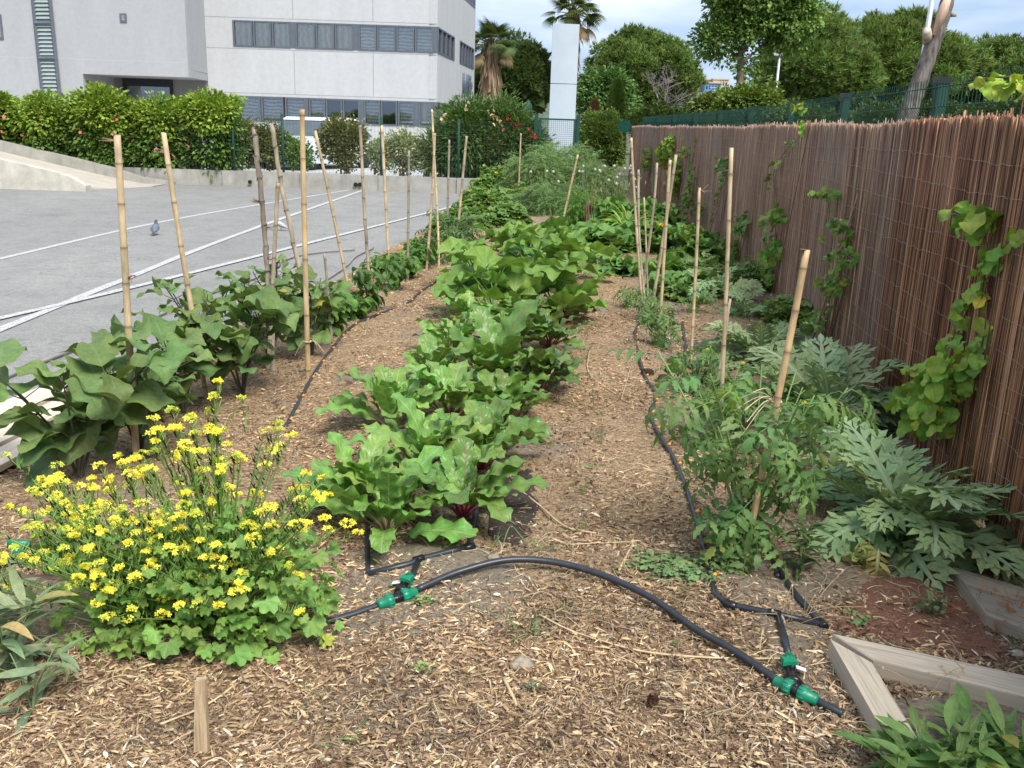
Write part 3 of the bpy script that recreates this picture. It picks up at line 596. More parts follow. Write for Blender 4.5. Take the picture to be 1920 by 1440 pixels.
# palms
def palmtree(px, pcrown, pbase, tw, Y, seed, label, Rf, show=1.):
    rng = np.random.default_rng(seed); c = D(px, pcrown, Y); x, z = c[0], c[2]; r = thing('palm_tree', label, 'tree', (x, Y, 0), 'fan palms behind the garden')
    a = Acc(); trunk(a, [(x, Y, -.1), (x-.05, Y, z*.5), (x, Y, z)], tw*.6, tw*.5, (.15, .12, .10), 10)
    part('trunk', a, BARK, r)
    a = Acc(); n = 4200; an = rng.random(n)*6.28; zz = rng.random(n)*(z-.2)*show+z*(1-show); rr = tw*(.75+.35*rng.random(n)); hgt = .6+.6*rng.random(n)
    V, Q, T, U = blade(1, .05, pr_lan, 3, 1, 0, rng, .25, .2); M = rotm(an+pi/2*0, np.full(n, -1.35)+rng.normal(size=n)*.12, rng.normal(size=n)*.5)*hgt[:, None, None]
    pos = np.stack([x+rr*-np.sin(an)*.8, Y+rr*np.cos(an)*.8, zz+.5], -1); a.inst((V, Q, T, U), M, pos, jit((.30, .235, .175), n, rng, .4, .1)); part('dead_frond_skirt', a, TREE, r)
    g = Acc(); st = Acc()
    for k in range(64):
        el = rng.random()**.8*2.3-.85; az = rng.random()*6.28; hd = head(np.array(az), np.array(el)); pl = Rf*(.55+.3*rng.random()); tipp = np.array((x, Y, z))+hd*pl+np.array((0, 0, -.12*pl*pl*max(0, math.cos(el)))); tube(st, [(x, Y, z), (np.array((x, Y, z))+tipp)/2+np.array((0, 0, .06)), tipp], (.035, .025, .015), 4, (.16, .18, .06))
        nb = 19; sp = np.linspace(-1.35, 1.35, nb); bl = blade(Rf*.75, Rf*.026, pr_lan, 5, 1, 0, rng, 1.1 if el < .6 else .7, .3)
        lst = merge([place(bl, 0, 0, s_, 1-.25*abs(s_)) for s_ in sp]); old = el < -.25
        g.inst(lst, rotm([az], [el*.8], [rng.normal()*.3]), tipp[None], jit((.24, .19, .11) if old else (.085, .125, .045), 1, rng, .25))
    part('frond_stalks', st, STEM, r); part('crown', g, TREE, r)
palmtree(922, 88, 200, .50, 57, 11, 'shaggy fan palm beside the corner of the white building', 1.25)
palmtree(1074, 28, 200, .32, 60, 12, 'taller fan palm rising behind the top of the pylon', 1.5, .6)
# broadleaf trees
def broad(name, label, px, Y, pts, blobs, col, seed, ncl, nper, ls=.13, cr=.3, limbs=(), tr=.1, cat='tree', group=None, flat=1., mat=None, up=.0):
    rng = np.random.default_rng(seed); base = D(px, 300, Y); x = base[0]; r = thing(name, label, cat, (x, Y, 0), group)
    if pts: 
        t_ = Acc(); trunk(t_, [D(*q, Y) if len(q) == 2 else q for q in pts], tr, tr*.5)
        for L_ in limbs: trunk(t_, [D(*q, Y+(rng.random()-.5)*.6) for q in L_], tr*.45, tr*.15, sides=6)
        part('trunk', t_, BARK, r)
    bl = []
    for (qx, qy, rx, ry) in blobs: c = D(qx, qy, Y+(rng.random()-.5)*rx/F*Y*.8); bl.append((*c, rx/F*Y, rx/F*Y*.8, ry/F*Y))
    a = Acc(); tp = [blade(ls, ls*.42, pr_ov, 2, 1, 0, rng, .5, .25) for _ in range(2)]; crown(a, bl, ncl, nper, tp, cr, col, rng, (.7, 1.3), up, .5, flat); part('crown', a, mat or TREE, r)
    return r
broad('broadleaf_tree', 'leafy deciduous tree with a bare lower trunk beyond the green fence', 1385, 30, [(1384, 260), (1384, 190), (1388, 150), (1390, 90), (1400, 30), (1395, -60)],
      [(1350, 70, 42, 32), (1320, 80, 24, 18), (1400, 40, 58, 40), (1460, 50, 52, 38), (1500, 25, 40, 34), (1440, 0, 75, 40), (1380, 10, 48, 30), (1395, 115, 26, 26), (1370, 135, 16, 14), (1480, 80, 34, 26), (1410, -40, 90, 50), (1505, 60, 22, 20), (1372, 175, 16, 22), (1410, 170, 22, 22)],
      (.15, .25, .065), 21, 460, 70, .115, .28, [[(1388, 110), (1360, 90), (1330, 80)], [(1392, 90), (1430, 60), (1480, 40)], [(1388, 130), (1400, 110), (1440, 80)]], .14)
broad('small_tree', 'small light green tree at the foot of the deciduous tree', 1420, 26, [(1400, 260), (1402, 215), (1410, 190)], [(1370, 205, 24, 16), (1400, 190, 34, 22), (1430, 200, 32, 22), (1445, 185, 18, 20), (1385, 185, 22, 16)], (.115, .18, .035), 22, 150, 60, .09, .2, tr=.05)
broad('small_tree', 'mid green bushy tree just right of the pylon', 1140, 45, [(1140, 260), (1140, 200)], [(1120, 170, 34, 26), (1150, 165, 34, 30), (1170, 195, 26, 26), (1110, 200, 26, 24), (1140, 205, 40, 26)], (.10, .19, .06), 23, 240, 60, .16, .35, tr=.1)
broad('small_tree', 'dull green low tree in front of the far hill', 1318, 60, [(1318, 260), (1318, 225)], [(1300, 215, 26, 12), (1325, 212, 24, 10), (1312, 225, 34, 12)], (.075, .115, .03), 24, 150, 50, .2, .4, tr=.1)
broad('small_tree', 'pale leafy tree between the hill and the deciduous tree', 1340, 50, [(1340, 260), (1340, 215)], [(1330, 200, 26, 12), (1355, 195, 18, 14), (1345, 215, 24, 12)], (.12, .17, .05), 25, 120, 50, .2, .35, tr=.1)
rng = np.random.default_rng(30)
def cone_tree(px, ptop, Y, rad, col, seed, label):
    rng = np.random.default_rng(seed); tz = D(px, ptop, Y); x = tz[0]; h = tz[2]; r = thing('cypress_tree', label, 'tree', (x, Y, 0), 'clipped cypresses')
    t_ = Acc(); trunk(t_, [(x, Y, -.05), (x, Y, h*.6)], .08, .04); part('trunk', t_, BARK, r); a = Acc(); n = 9000; v = rng.random(n)**1.3; an = rng.random(n)*6.28; rr = rad*np.sin(np.clip(1-v, 0, 1)**.55*pi/2)*(.85+.2*rng.random(n))
    pos = np.stack([x+rr*np.cos(an), Y+rr*np.sin(an), .15+v*(h-.25)], -1); a.inst(tri_tuft(4, .16, .02, rng, .5), rotm(an-pi/2, 1.0+rng.normal(size=n)*.3, 0), pos, jit(col, n, rng, .3)); part('crown', a, TREE, r)
cone_tree(1158, 146, 40, .42, (.062, .11, .025), 31, 'tall clipped green cypress cone behind the round bush')
cone_tree(1115, 186, 40, .25, (.14, .085, .045), 32, 'small dead brown cypress cone right of the pylon')
# bare tree
r = thing('bare_tree', 'leafless grey tree in front of the big domed pine', 'tree', (D(1248, 235, 38)[0], 38, 0)); a = Acc(); rng = np.random.default_rng(33)
def branch(p0, d, L, rad, dep, a):
    p1 = p0+d*L; mid = (p0+p1)/2+rng.normal(size=3)*L*.06; tube(a, [p0, mid, p1], (rad, rad*.85, rad*.7), 5, (.28, .25, .22), False)
    if dep:
        for k in range(3 if dep > 1 else 4):
            q = d+rng.normal(size=3)*.45; q[2] = abs(q[2])*.7+.15; q /= np.linalg.norm(q); branch(p1 if k else mid, q, L*.72, rad*.6, dep-1, a)
branch(D(1249, 262, 38), np.array((-.05, 0, 1.)), .95, .065, 5, a); part('branches', a, BARK, r)
# boxwood ball, hedge, shrubs
def dome(name, label, cat, px0, px1, ptop, pbot, Y, col, seed, n, ls, tpl='q', up=.3, stemn=True, flowers=None, group=None, yr=.7, lum=None, bumps=10):
    rng = np.random.default_rng(seed); A = D(px0, (ptop+pbot)/2, Y); B = D(px1, (ptop+pbot)/2, Y); pm = (px0+px1)/2; zt = D(pm, ptop, Y)[2]; zb = max(D(pm, pbot, Y)[2], .02)
    cx = (A[0]+B[0])/2; rx = (B[0]-A[0])/2; cz = (zt+zb)/2; rz = (zt-zb)/2; r = thing(name, label, cat, (cx, Y, zb), group)
    a = Acc(); bl = blobset((cx, Y, cz), (rx, rx*yr, rz), bumps, rng, .5, .95)+[(cx, Y, cz, rx*.85, rx*yr*.85, rz*.88)]
    tp = {'q': lambda: quadleaf(ls, ls*.35), 'l': lambda: blade(ls, ls*.1, pr_lan, 3, 1, 0, rng, .5, .2), 'o': lambda: blade(ls, ls*.33, pr_ov, 2, 1, 0, rng, .5, .25)}[tpl]
    crown(a, bl, n//30, 30, [tp(), tp()], ls*2.2, col, rng, (.7, 1.3), up, .7); part('foliage', a, lum or TREE, r)
    s = Acc()
    for k in range(7): an = rng.random()*6.28; trunk(s, [(cx+.1*math.cos(an), Y+.1*math.sin(an), zb-.1), (cx+rx*.3*math.cos(an), Y+rx*.3*yr*math.sin(an), cz), (cx+rx*.5*math.cos(an), Y+rx*.5*yr*math.sin(an), cz+rz*.5)], .02, .008, sides=5)
    part('stem', s, BARK, r)
    if flowers:
        for (fx, fy, fc) in flowers:
            q = D(fx, fy, Y-rx*yr*.8 if yr else Y); f = Acc(); V, Q, T, U = palm(.05, 5, .3, .05, rng, .3, .3, 3.1, 2, 4); k = 7
            f.inst((V, Q, T, U), rotm(rng.random(k)*6.28, rng.random(k)*1.5, rng.random(k)), q+rng.normal(size=(k, 3))*.05, jit(fc, k, rng, .2)); part('flower', f, PET, r)
    return r
dome('round_bush', 'large clipped round boxwood bush beside the gate', 'bush', 1083, 1165, 210, 330, 27, (.11, .175, .045), 41, 30000, .06, 'q', .2, bumps=5)
pk, wh, rd = (.75, .22, .25), (.8, .62, .5), (.45, .03, .04)
dome('oleander_bush', 'tall dark oleander with pale pink flowers, left part beside the lower windows', 'bush', 808, 935, 208, 345, 24.4, (.085, .155, .045), 42, 30000, .15, 'l', .15, flowers=[(872, 205, wh), (830, 222, wh), (890, 300, wh)], group='oleanders along the mesh fence', bumps=14)
dome('oleander_bush', 'tall dark oleander with red and cream flowers beside the gate', 'bush', 892, 1015, 212, 345, 24.3, (.09, .16, .045), 43, 32000, .15, 'l', .15, flowers=[(920, 210, wh), (936, 222, wh), (955, 224, rd), (940, 240, pk), (918, 250, pk), (905, 245, wh), (968, 236, rd), (928, 232, wh), (995, 250, rd)], group='oleanders along the mesh fence', bumps=14)
dome('low_shrub', 'small yellowish shrub at the foot of the oleanders', 'bush', 890, 960, 262, 330, 23.9, (.14, .16, .05), 44, 3500, .09, 'l', .6)
g_ = 'rounded shrubs behind the mesh fence'
dome('shrub', 'rounded olive green shrub with reddish tips behind the left end of the mesh fence', 'bush', 422, 500, 232, 308, 24.4, (.16, .19, .075), 45, 6500, .085, 'o', .4, group=g_)
dome('shrub', 'rounded olive shrub right of the first one behind the mesh fence', 'bush', 478, 535, 243, 312, 24.4, (.165, .19, .08), 46, 5000, .085, 'o', .4, group=g_)
dome('shrub', 'small bright green shrub in front of the white car', 'bush', 533, 582, 272, 312, 24.4, (.13, .23, .07), 47, 2500, .08, 'o', .4, group=g_)
dome('shrub', 'taller shrub with coppery new leaves right of the white car', 'bush', 606, 686, 226, 318, 24.4, (.165, .175, .07), 48, 6500, .085, 'o', .5, group=g_)
g_ = 'grey white variegated shrubs'
dome('shrub', 'pale variegated grey green shrub, rightmost small one before the oleander', 'bush', 782, 822, 262, 325, 24.3, (.32, .37, .25), 49, 2600, .075, 'o', .4, group=g_)
dome('shrub', 'pale variegated grey green shrub, biggest in the middle', 'bush', 722, 790, 252, 325, 24.3, (.31, .36, .24), 50, 4800, .075, 'o', .4, group=g_)
dome('shrub', 'pale variegated grey green shrub just right of the coppery shrub', 'bush', 688, 730, 262, 320, 24.3, (.3, .35, .24), 51, 2600, .075, 'o', .4, group=g_)
# climbers hiding the fence on the left
g_ = 'climber draped hedge along the ramp'
def hedge(px0, px1, ptop, seed, label, Y=23.6):
    A = D(px0, 200, Y)[0]; B = D(px1, 200, Y)[0]; rng = np.random.default_rng(seed); r = thing('climber_hedge', label, 'hedge', ((A+B)/2, Y, .3), g_); n = max(2, int((B-A)/.8))
    a = Acc(); bl = []; bd = []
    for x in np.linspace(A, B, n):
        zt = D(px0+(px1-px0)*(x-A)/(B-A), ptop, Y)[2]+.08*rng.normal(); bl.append((x, Y-.1, zt-.42, .7, .5, .45)); bd.append((x, Y, zt*.45+.1, .75, .42, zt*.5-.1))
    tp = [blade(.11, .032, pr_ov, 2, 1, 0, rng, .6, .2) for _ in range(3)]; crown(a, bl, 80*n, 60, tp, .22, (.20, .30, .05), rng, (.7, 1.4), .15, .45); part('climber', a, TREE, r)
    a = Acc(); crown(a, bd, 90*n, 60, tp, .24, (.095, .17, .04), rng, (.8, 1.5), .1, .5); part('foliage', a, TREE, r)
    f = Acc(); V, Q, T, U = palm(.05, 5, .3, .05, rng, .3, .3, 3.1, 2, 4); k = int(3.5*n)
    f.inst((V, Q, T, U), rotm(rng.random(k)*6.28, rng.random(k)*1.5, rng.random(k)), np.stack([A+(B-A)*rng.random(k), np.full(k, Y-.62), .5+rng.random(k)], -1), jit(pk, k, rng, .2)); part('flowers', f, PET, r)
hedge(-260, -60, 198, 60, 'far left stretch of the climber draped hedge above the ramp'); hedge(-20, 190, 179, 61, 'left stretch of hedge with bright climber above the ramp'); hedge(205, 392, 180, 62, 'right stretch of hedge with bright climber and pink flowers')
r = thing('climber_spray', 'bright climber spray reaching right along the fence top', 'plant', D(410, 200, 23.8)); a = Acc(); rng = np.random.default_rng(64)
crown(a, [(*D(410, 197, 23.8), .5, .25, .16), (*D(440, 197, 23.8), .32, .2, .12)], 50, 40, [blade(.1, .03, pr_ov, 2, 1, 0, rng, .6, .2)], .14, (.2, .3, .05), rng, (.6, 1.1), .2); part('foliage', a, TREE, r)
# mesh fence on the kerb
GREEN = m_plain('green_powder_coat', (.016, .062, .045), .55, 0, 5, .15, .25); GWIRE = m_plain('green_wire', (.045, .085, .075), .5)
mf = thing('mesh_fence', 'thin green wire mesh fence with posts standing on the kerb wall', 'fence', (-4, 23.2, .34))
for px in (395, 437, 530, 715, 860):
    x = D(px, 260, 23.2)[0]; a = Acc(); tube(a, [(x, 23.2, .2), (x, 23.2, 1.72)], .032, 8); part('post', a, GREEN, mf)
a = Acc()
for x in np.arange(-8.25, .6, .085): box(a, x-.0014, x+.0014, 23.17, 23.175, .35, 1.68)
for z in np.arange(.38, 1.7, .1): box(a, -8.25, .6, 23.165, 23.169, z-.0013, z+.0013)
part('wire_mesh', a, GWIRE, mf, smooth=False)
dome('low_shrub', 'low dark shrub mass beyond the far end of the green fence', 'bush', 1180, 1300, 205, 275, 34, (.08, .13, .035), 71, 9000, .12, 'o', .3)
dome('low_shrub', 'dark shrub mass beyond the fence left of the deciduous tree', 'bush', 1280, 1420, 222, 280, 31, (.075, .125, .035), 72, 9000, .12, 'o', .3)
dome('low_shrub', 'shrub mass beyond the fence under the broad pine', 'bush', 1400, 1600, 208, 280, 28, (.07, .115, .03), 73, 12000, .12, 'o', .3)
dome('low_shrub', 'dark shrub mass beyond the fence behind the pruned trunk', 'bush', 1580, 1800, 200, 290, 27, (.06, .10, .03), 74, 12000, .12, 'o', .3)
dome('low_shrub', 'dark shrub mass beyond the fence at the far right', 'bush', 1760, 2000, 195, 290, 26, (.06, .10, .03), 75, 12000, .12, 'o', .3)
# gate
gt = thing('garden_gate', 'green metal gate with square wire mesh at the far end of the garden', 'gate', (1.15, 24, 0))
for px in (1006, 1013, 1079, 1084):
    q = D(px, 222, 24); a = Acc(); x = q[0]; w_ = .045 if px in (1006, 1084) else .03; box(a, x-w_, x+w_, 23.95, 24.05, -.05, 1.92 if w_ > .04 else 1.82); part('post', a, GREEN, gt, smooth=False)
xa, xb = D(1013, 222, 24)[0]+.03, D(1079, 222, 24)[0]-.03; a = Acc(); 
for z0, z1 in ((1.78, 1.82), (.15, .19), (.98, 1.)): a = Acc(); box(a, xa, xb, 23.98, 24.02, z0, z1); part('rail', a, GREEN, gt, smooth=False)
a = Acc()
for x in np.arange(xa, xb, .05): box(a, x-.003, x+.003, 23.998, 24.003, .19, 1.78)
for z in np.arange(.2, 1.78, .05): box(a, xa, xb, 24.004, 24.008, z-.003, z+.003)
part('wire_mesh', a, GWIRE, gt, smooth=False)
# pylon
yp = 33.; A = D(1037, 44, yp); B = D(1087, 44, yp); xc = D(1055, 200, yp)[0]; zt = A[2]; hw = (B[0]-A[0])/2; PYL = m_plain('pale_blue_grey_panel', (.44, .50, .55), .6, 0, 2, .04)
py = thing('sign_pylon', 'tall blank pale blue grey pylon standing behind the gate', 'pylon', (xc, yp, 0))
zz = [(.62, .98), (1.0, 3.02), (3.04, zt)]
for z0, z1 in zz:
    a = Acc(); n = 9; xs = np.linspace(-hw, hw, n); dy = -.05*(1-(xs/hw)**2); V = np.concatenate([np.stack([xc+xs, yp+dy, 0*xs+z0], -1), np.stack([xc+xs, yp+dy, 0*xs+z1], -1), np.stack([xc+xs, yp+.25+0*xs, 0*xs+z0], -1), np.stack([xc+xs, yp+.25+0*xs, 0*xs+z1], -1)])
    i = np.arange(n-1); Q = np.concatenate([np.stack([i, i+1, n+i+1, n+i], -1), np.stack([2*n+i+1, 2*n+i, 3*n+i, 3*n+i+1], -1), np.stack([n+i, n+i+1, 3*n+i+1, 3*n+i], -1), [[0, n, 3*n, 2*n], [n-1, 3*n-1, 4*n-1, 2*n-1]]]); a.add(V, Q); part('cladding_panel', a, PYL, py, smooth=False)
a = Acc(); box(a, xc-hw*.9, xc+hw*.9, yp, yp+.2, -.1, .62); part('plinth', a, m_plain('dark_plinth', (.12, .14, .16), .6), py, smooth=False)
# brick wall, parasol, lamps beyond the gate
a = Acc(); box(a, -.2, 3.6, 38, 38.25, 0, 1.15); solo('brick_wall', a, m_plain('pale_brick', (.42, .30, .22), .9, 0, 9, .25), 'low brick coloured wall seen through the gate', 'wall', None, (1, 38, 0), False)
pr = thing('parasol', 'small closed green parasol behind the oleander', 'parasol', D(990, 212, 36)); c0 = D(990, 192, 36); a = Acc(); tube(a, [(c0[0], 36, 0), (c0[0], 36, c0[2])], .03, 6); part('pole', a, GREEN, pr)
a = Acc(); lathe(a, [(.02, .1), (.16, -.1), (.2, -.5), (.1, -.52)], (c0[0], 36, c0[2]), 10); part('canopy', a, GREEN, pr)
GALV = m_plain('pale_galvanised_steel', (.5, .52, .54), .4, .4)
def lamp(p0, p1, Y, rad, label, headed):
    A, B = D(*p0, Y), D(*p1, Y); r = thing('street_lamp', label, 'lamp post', A, None); a = Acc(); tube(a, [(A[0], Y, 0), B], (rad*1.4, rad), 8); part('pole', a, GALV, r)
    if headed: a = Acc(); box(a, B[0]-.35, B[0]+.12, Y-.1, Y+.1, B[2]-.03, B[2]+.06); part('lamp_head', a, GALV, r, smooth=False)
lamp((1450, 225), (1462, 103), 36, .045, 'thin pale street lamp right of the deciduous tree', True)
lamp((1708, 228), (1757, -60), 12.6, .032, 'pale steel pole leaning beside the pruned trunk', False)
lamp((1336, 245), (1340, 165), 70, .06, 'distant floodlight pole in front of the hill', True)
# pruned leaning trunk
r = thing('pruned_trunk', 'leaning grey tree trunk with pruned stubs behind the green fence', 'tree', (D(1700, 235, 9)[0], 9, 0)); a = Acc()
Y0 = 9.; pts = [D(1660, 420, Y0), D(1700, 225, Y0), D(1722, 160, Y0), D(1745, 95, Y0), D(1765, 40, Y0), D(1780, -15, Y0), D(1800, -120, Y0)]
p = smoothpts(pts, 14); rad = np.interp(np.linspace(0, 1, len(p)), [0, .3, .5, .75, 1], [.10, .076, .068, .06, .05]); rad *= 1+.035*np.sin(np.arange(len(p))*.9)
C = np.tile((.17, .15, .135), (len(p), 1)); tube(a, p, rad, 14, C); part('trunk', a, m_attr('cracked_bark', .9, 30, .65, .1, (1, 1, .25), 1.), r)
a = Acc(); q = D(1745, 72, Y0-.08); tube(a, [q+(.02, .1, -.02), q+(-.06, -.04, .06)], (.045, .038), 12, (.5, .42, .34)); q = D(1781, 28, Y0); tube(a, [q, q+(.045, -.03, .0)], (.02, .018), 10, (.4, .34, .28)); part('pruned_stub', a, BARK, r)
a = Acc(); q = [D(1752, 66, Y0-.085), D(1768, 20, Y0-.085), D(1778, -4, Y0-.08)]; tube(a, q, (.02, .05, .03), 6, (.55, .38, .28)); part('peeled_patch', a, BARK, r)
# far hill and houses
a = Acc(); n = 60; xs = np.linspace(-250, 420, n); zz = 16+6*vn(xs, 0*xs, .02)+4*vn(xs, 0*xs+7, .07); V = np.concatenate([np.stack([xs, 0*xs+330, 0*xs-1], -1), np.stack([xs, 0*xs+400, zz*.75], -1), np.stack([xs, 0*xs+430, zz], -1), np.stack([xs, 0*xs+520, zz*.2], -1)])
i = np.arange(n-1); a.add(V, np.concatenate([np.stack([k*n+i, k*n+i+1, (k+1)*n+i+1, (k+1)*n+i], -1) for k in range(3)]))
m, t, b = newmat('distant_wooded_hill'); t.links.new(ramp(t, noise(t, .12, 8, .75, objco(t)), [(.4, (.05, .075, .055)), (.65, (.12, .15, .11))]), b.inputs['Base Color']); b.inputs['Roughness'].default_value = 1; struct('hill', a, m, True)
for k, (x0, x1, y0, y1, c, lb) in enumerate(((1306, 1334, 149, 172, (.55, .40, .28), 'pale ochre house block on the far hill, left one'), (1338, 1364, 149, 176, (.58, .43, .30), 'pale ochre house block on the far hill, right one'), (1322, 1350, 156, 180, (.12, .25, .45), 'low blue building between the ochre blocks on the hill'))):
    A, B = D(x0, y0, 415-k*4), D(x1, y1, 415-k*4); r = thing('far_building', lb, 'building', ((A[0]+B[0])/2, 415-k*4, B[2]-2)); a = Acc(); box(a, A[0], B[0], 415-k*4, 424, B[2]-6, A[2]); part('wall', a, m_plain('far_wall', c, .9), r, smooth=False)
    a = Acc(); box(a, A[0]-.3, B[0]+.3, 414.6-k*4, 424.3, A[2], A[2]+.5); part('roof', a, m_plain('far_roof', (.5, .42, .35), .9), r, smooth=False)
    a = Acc()
    for q in np.linspace(A[0]+.6, B[0]-1.2, 5): box(a, q, q+.6, 414.9-k*4, 415.1-k*4, A[2]-2.2, A[2]-1)
    part('window', a, BLK, r, smooth=False)
# parked cars behind the fence
CARW = m_plain('white_car_paint', (.62, .66, .68), .25, 0, 2, .03); CGL = m_plain('car_window', (.07, .10, .115), .05, 0, 3, .2); RUB = m_plain('black_rubber', (.02, .02, .02), .7)
def car(x, y, rz, label, col):
    r = thing('parked_car', label, 'car', (x, y, .22), 'cars parked behind the fence'); cs, sn = math.cos(rz), math.sin(rz); M = np.array([[cs, -sn, 0, x], [sn, cs, 0, y], [0, 0, 1, .22], [0, 0, 0, 1.]])
    sec = [(-2.1, .35, .72, .80), (-1.95, .2, .86, .86), (-1.2, .18, .92, .88), (-.95, .18, .94, .88), (.9, .18, .95, .88), (1.6, .2, .92, .86), (2.05, .3, .8, .8)]     # y, z low, z high, half width
    a = Acc(); V = []
    for (yy, zl, zh, hw_) in sec: V += [(-hw_, yy, zl), (-hw_*1.02, yy, (zl+zh)/2), (-hw_*.93, yy, zh), (hw_*.93, yy, zh), (hw_*1.02, yy, (zl+zh)/2), (hw_, yy, zl)]
    V = np.array(V)@M[:3, :3].T+M[:3, 3]; Q = []
    for k in range(6):
        for q in range(6): Q.append((k*6+q, k*6+(q+1) % 6, k*6+6+(q+1) % 6, k*6+6+q))
    Q += [(0, 1, 4, 5), (1, 2, 3, 4), (36, 37, 40, 41), (37, 38, 39, 40)]; a.add(V, Q); part('body', a, col, r, smooth=False)
    a = Acc(); T4 = lambda l: [tuple(M[:3, :3]@np.array(q)+M[:3, 3]) for q in l]
    hexa(a, T4([(-.74, -.62, 1.36), (.74, -.62, 1.36), (.74, 1.2, 1.38), (-.74, 1.2, 1.38)]), T4([(-.66, -.45, 1.45), (.66, -.45, 1.45), (.66, 1.0, 1.46), (-.66, 1.0, 1.46)])); part('roof', a, col, r, smooth=False)
    a = Acc(); hexa(a, T4([(-.84, -1.15, .90), (.84, -1.15, .90), (.84, 1.75, .92), (-.84, 1.75, .92)]), T4([(-.70, -.58, 1.37), (.70, -.58, 1.37), (.70, 1.15, 1.39), (-.70, 1.15, 1.39)])); part('windscreen', a, CGL, r, smooth=False)
    for s in (-1, 1):
        a = Acc(); box(a, s*.98-.09, s*.98+.09, -.85, -.72, .92, 1.05, M=M); part('mirror', a, col, r, smooth=False)
        a = Acc(); box(a, s*.62-.16, s*.62+.16, -2.09, -1.98, .6, .74, M=M); part('headlight', a, CGL, r, smooth=False)
        for yy in (-1.3, 1.3):
            a = Acc(); q = [M[:3, :3]@np.array((s*.72, yy, .31))+M[:3, 3], M[:3, :3]@np.array((s*.88, yy, .31))+M[:3, 3]]; tube(a, q, .31, 18); part('wheel', a, RUB, r)
    a = Acc(); box(a, -.4, .4, -2.13, -2.05, .38, .56, M=M); part('grille', a, RUB, r, smooth=False)
q = D(592, 300, 28.5); car(q[0], 28.5, -.45, 'white car facing the mesh fence between two shrubs', CARW)
q = D(212, 300, 29); car(q[0], 29, .3, 'pale blue car glimpsed through the gap in the climber hedge', m_plain('pale_blue_car_paint', (.35, .45, .55), .25))
# ================================================================== reed screen and welded fence
rng = np.random.default_rng(100)
rs = thing('reed_screen', 'brown reed screen wired upright along the right side of the garden', 'fence', (2.3, 6, 0))
ny_ = np.linspace(-1.2, 27, 400); nx_ = fence_x(ny_); seg = np.concatenate([[0], np.cumsum(np.hypot(np.diff(nx_), np.diff(ny_)))]); LT = seg[-1]
REED = m_attr('reed_skin', .55, 22, .4, .35, (1, 1, .12)); 
pal = np.array([(.25, .13, .08), (.17, .08, .05), (.33, .20, .125), (.085, .042, .03), (.50, .35, .22), (.20, .12, .09), (.30, .22, .17)])
def reeds(n, off, seed, w=(.0018, .0038), gap=0.):
    rng = np.random.default_rng(seed); a = Acc(); s = np.sort(rng.random(n)*LT); s = s[(vn(s*3.1, s*0+off*100, 1.7) > gap)]; n = len(s)
    yy = np.interp(s, seg, ny_); xx = np.interp(s, seg, nx_)+off+(rng.random(n)-.5)*.012; wd = w[0]+(w[1]-w[0])*rng.random(n)
    wd *= np.where(yy > 10, 1.5, 1); ht = 1.69+.008*np.sin(s*1.3)+.03*(vn(s, s*0, .9)-.5)+rng.normal(size=n)*.007+np.where(rng.random(n) < .03, .03, 0); ln = rng.normal(size=n)*.011; kx = rng.normal(size=n)*.003
    c = np.array((1.2, 1.02, .86))*pal[rng.choice(7, n, p=[.24, .2, .18, .10, .10, .08, .1])]*(.6+.8*rng.random((n, 1)))*(.9+.25*vn(s, s*0+3, 2.2))[:, None]
    wm = np.clip(vn(s, s*0+21, 1.1)*2.2-1.1, 0, .75)[:, None]; c = c*(1-wm)+(c*.4+np.array((.13, .11, .09)))*wm
    c = np.where((yy > 7.)[:, None], c*.55+np.array((.22, .155, .115))*.72*(.8+.6*vn(s, s*0+9, .8))[:, None], c)
    zz = np.array([.02, .45, 1., 1.]); lv = 4; V = np.zeros((n, lv, 3, 3))
    for k in range(lv):
        z = (.01+rng.random(n)*.02) if k == 0 else ht*(.33*k)
        cx = xx+kx*math.sin(k*1.3); cy = yy+ln*z/1.7+rng.normal(size=n)*.002
        for q, (ox, oy) in enumerate(((-1, 0), (.6, .9), (.6, -.9))): V[:, k, q] = np.stack([cx+ox*wd, cy+oy*wd, z*np.ones(n) if k < 3 else ht], -1)
    Q = []
    for k in range(lv-1):
        for q in range(3): Q.append((k*3+q, k*3+(q+1) % 3, k*3+3+(q+1) % 3, k*3+3+q))
    Q = np.array(Q)[None]+(np.arange(n)*12)[:, None, None]; T = (np.array([(9, 10, 11)])[None]+(np.arange(n)*12)[:, None, None]).reshape(-1, 3)
    a.add(V.reshape(-1, 3), Q.reshape(-1, 4), T, None, np.repeat(c, 12, axis=0)); return a
part('reed_matting', reeds(8200, 0, 1), REED, rs); part('reed_backing', reeds(3600, .02, 2, (.003, .006), .2), REED, rs)
WIRE = m_plain('thin_grey_wire', (.42, .37, .32), .6, .1)
a = Acc()
for z in np.arange(.14, 1.62, .125):
    s = np.arange(0, LT, .06); yy = np.interp(s, seg, ny_); xx = np.interp(s, seg, nx_)-.0095; zz = z+.018*np.sin(s*.9+z*9)+.004*rng.normal(size=len(s)); tube(a, np.stack([xx+.002*rng.normal(size=len(s)), yy, zz], -1), .0011, 3)
part('binding_wire', a, WIRE, rs)
wf = thing('welded_fence', 'dark green welded wire fence with posts standing behind the reed screen', 'fence', (2.5, 6, 0))
a = Acc(); prof = [(0, 0.03), (0, .5), (.045, .54), (0, .58), (0, 1.1), (.045, 1.14), (0, 1.18), (0, 1.70), (.045, 1.745), (0, 1.79), (0, 1.95)]
gx = lambda y: fence_x(y)+.16
for y in np.arange(-1, 26, .055):
    x = gx(y); tube(a, [(x+p0, y, z) for p0, z in prof], .0028 if y < 12 else .0045, 3, cap=False)
part('wire_panel', a, GREEN, wf)
a = Acc()
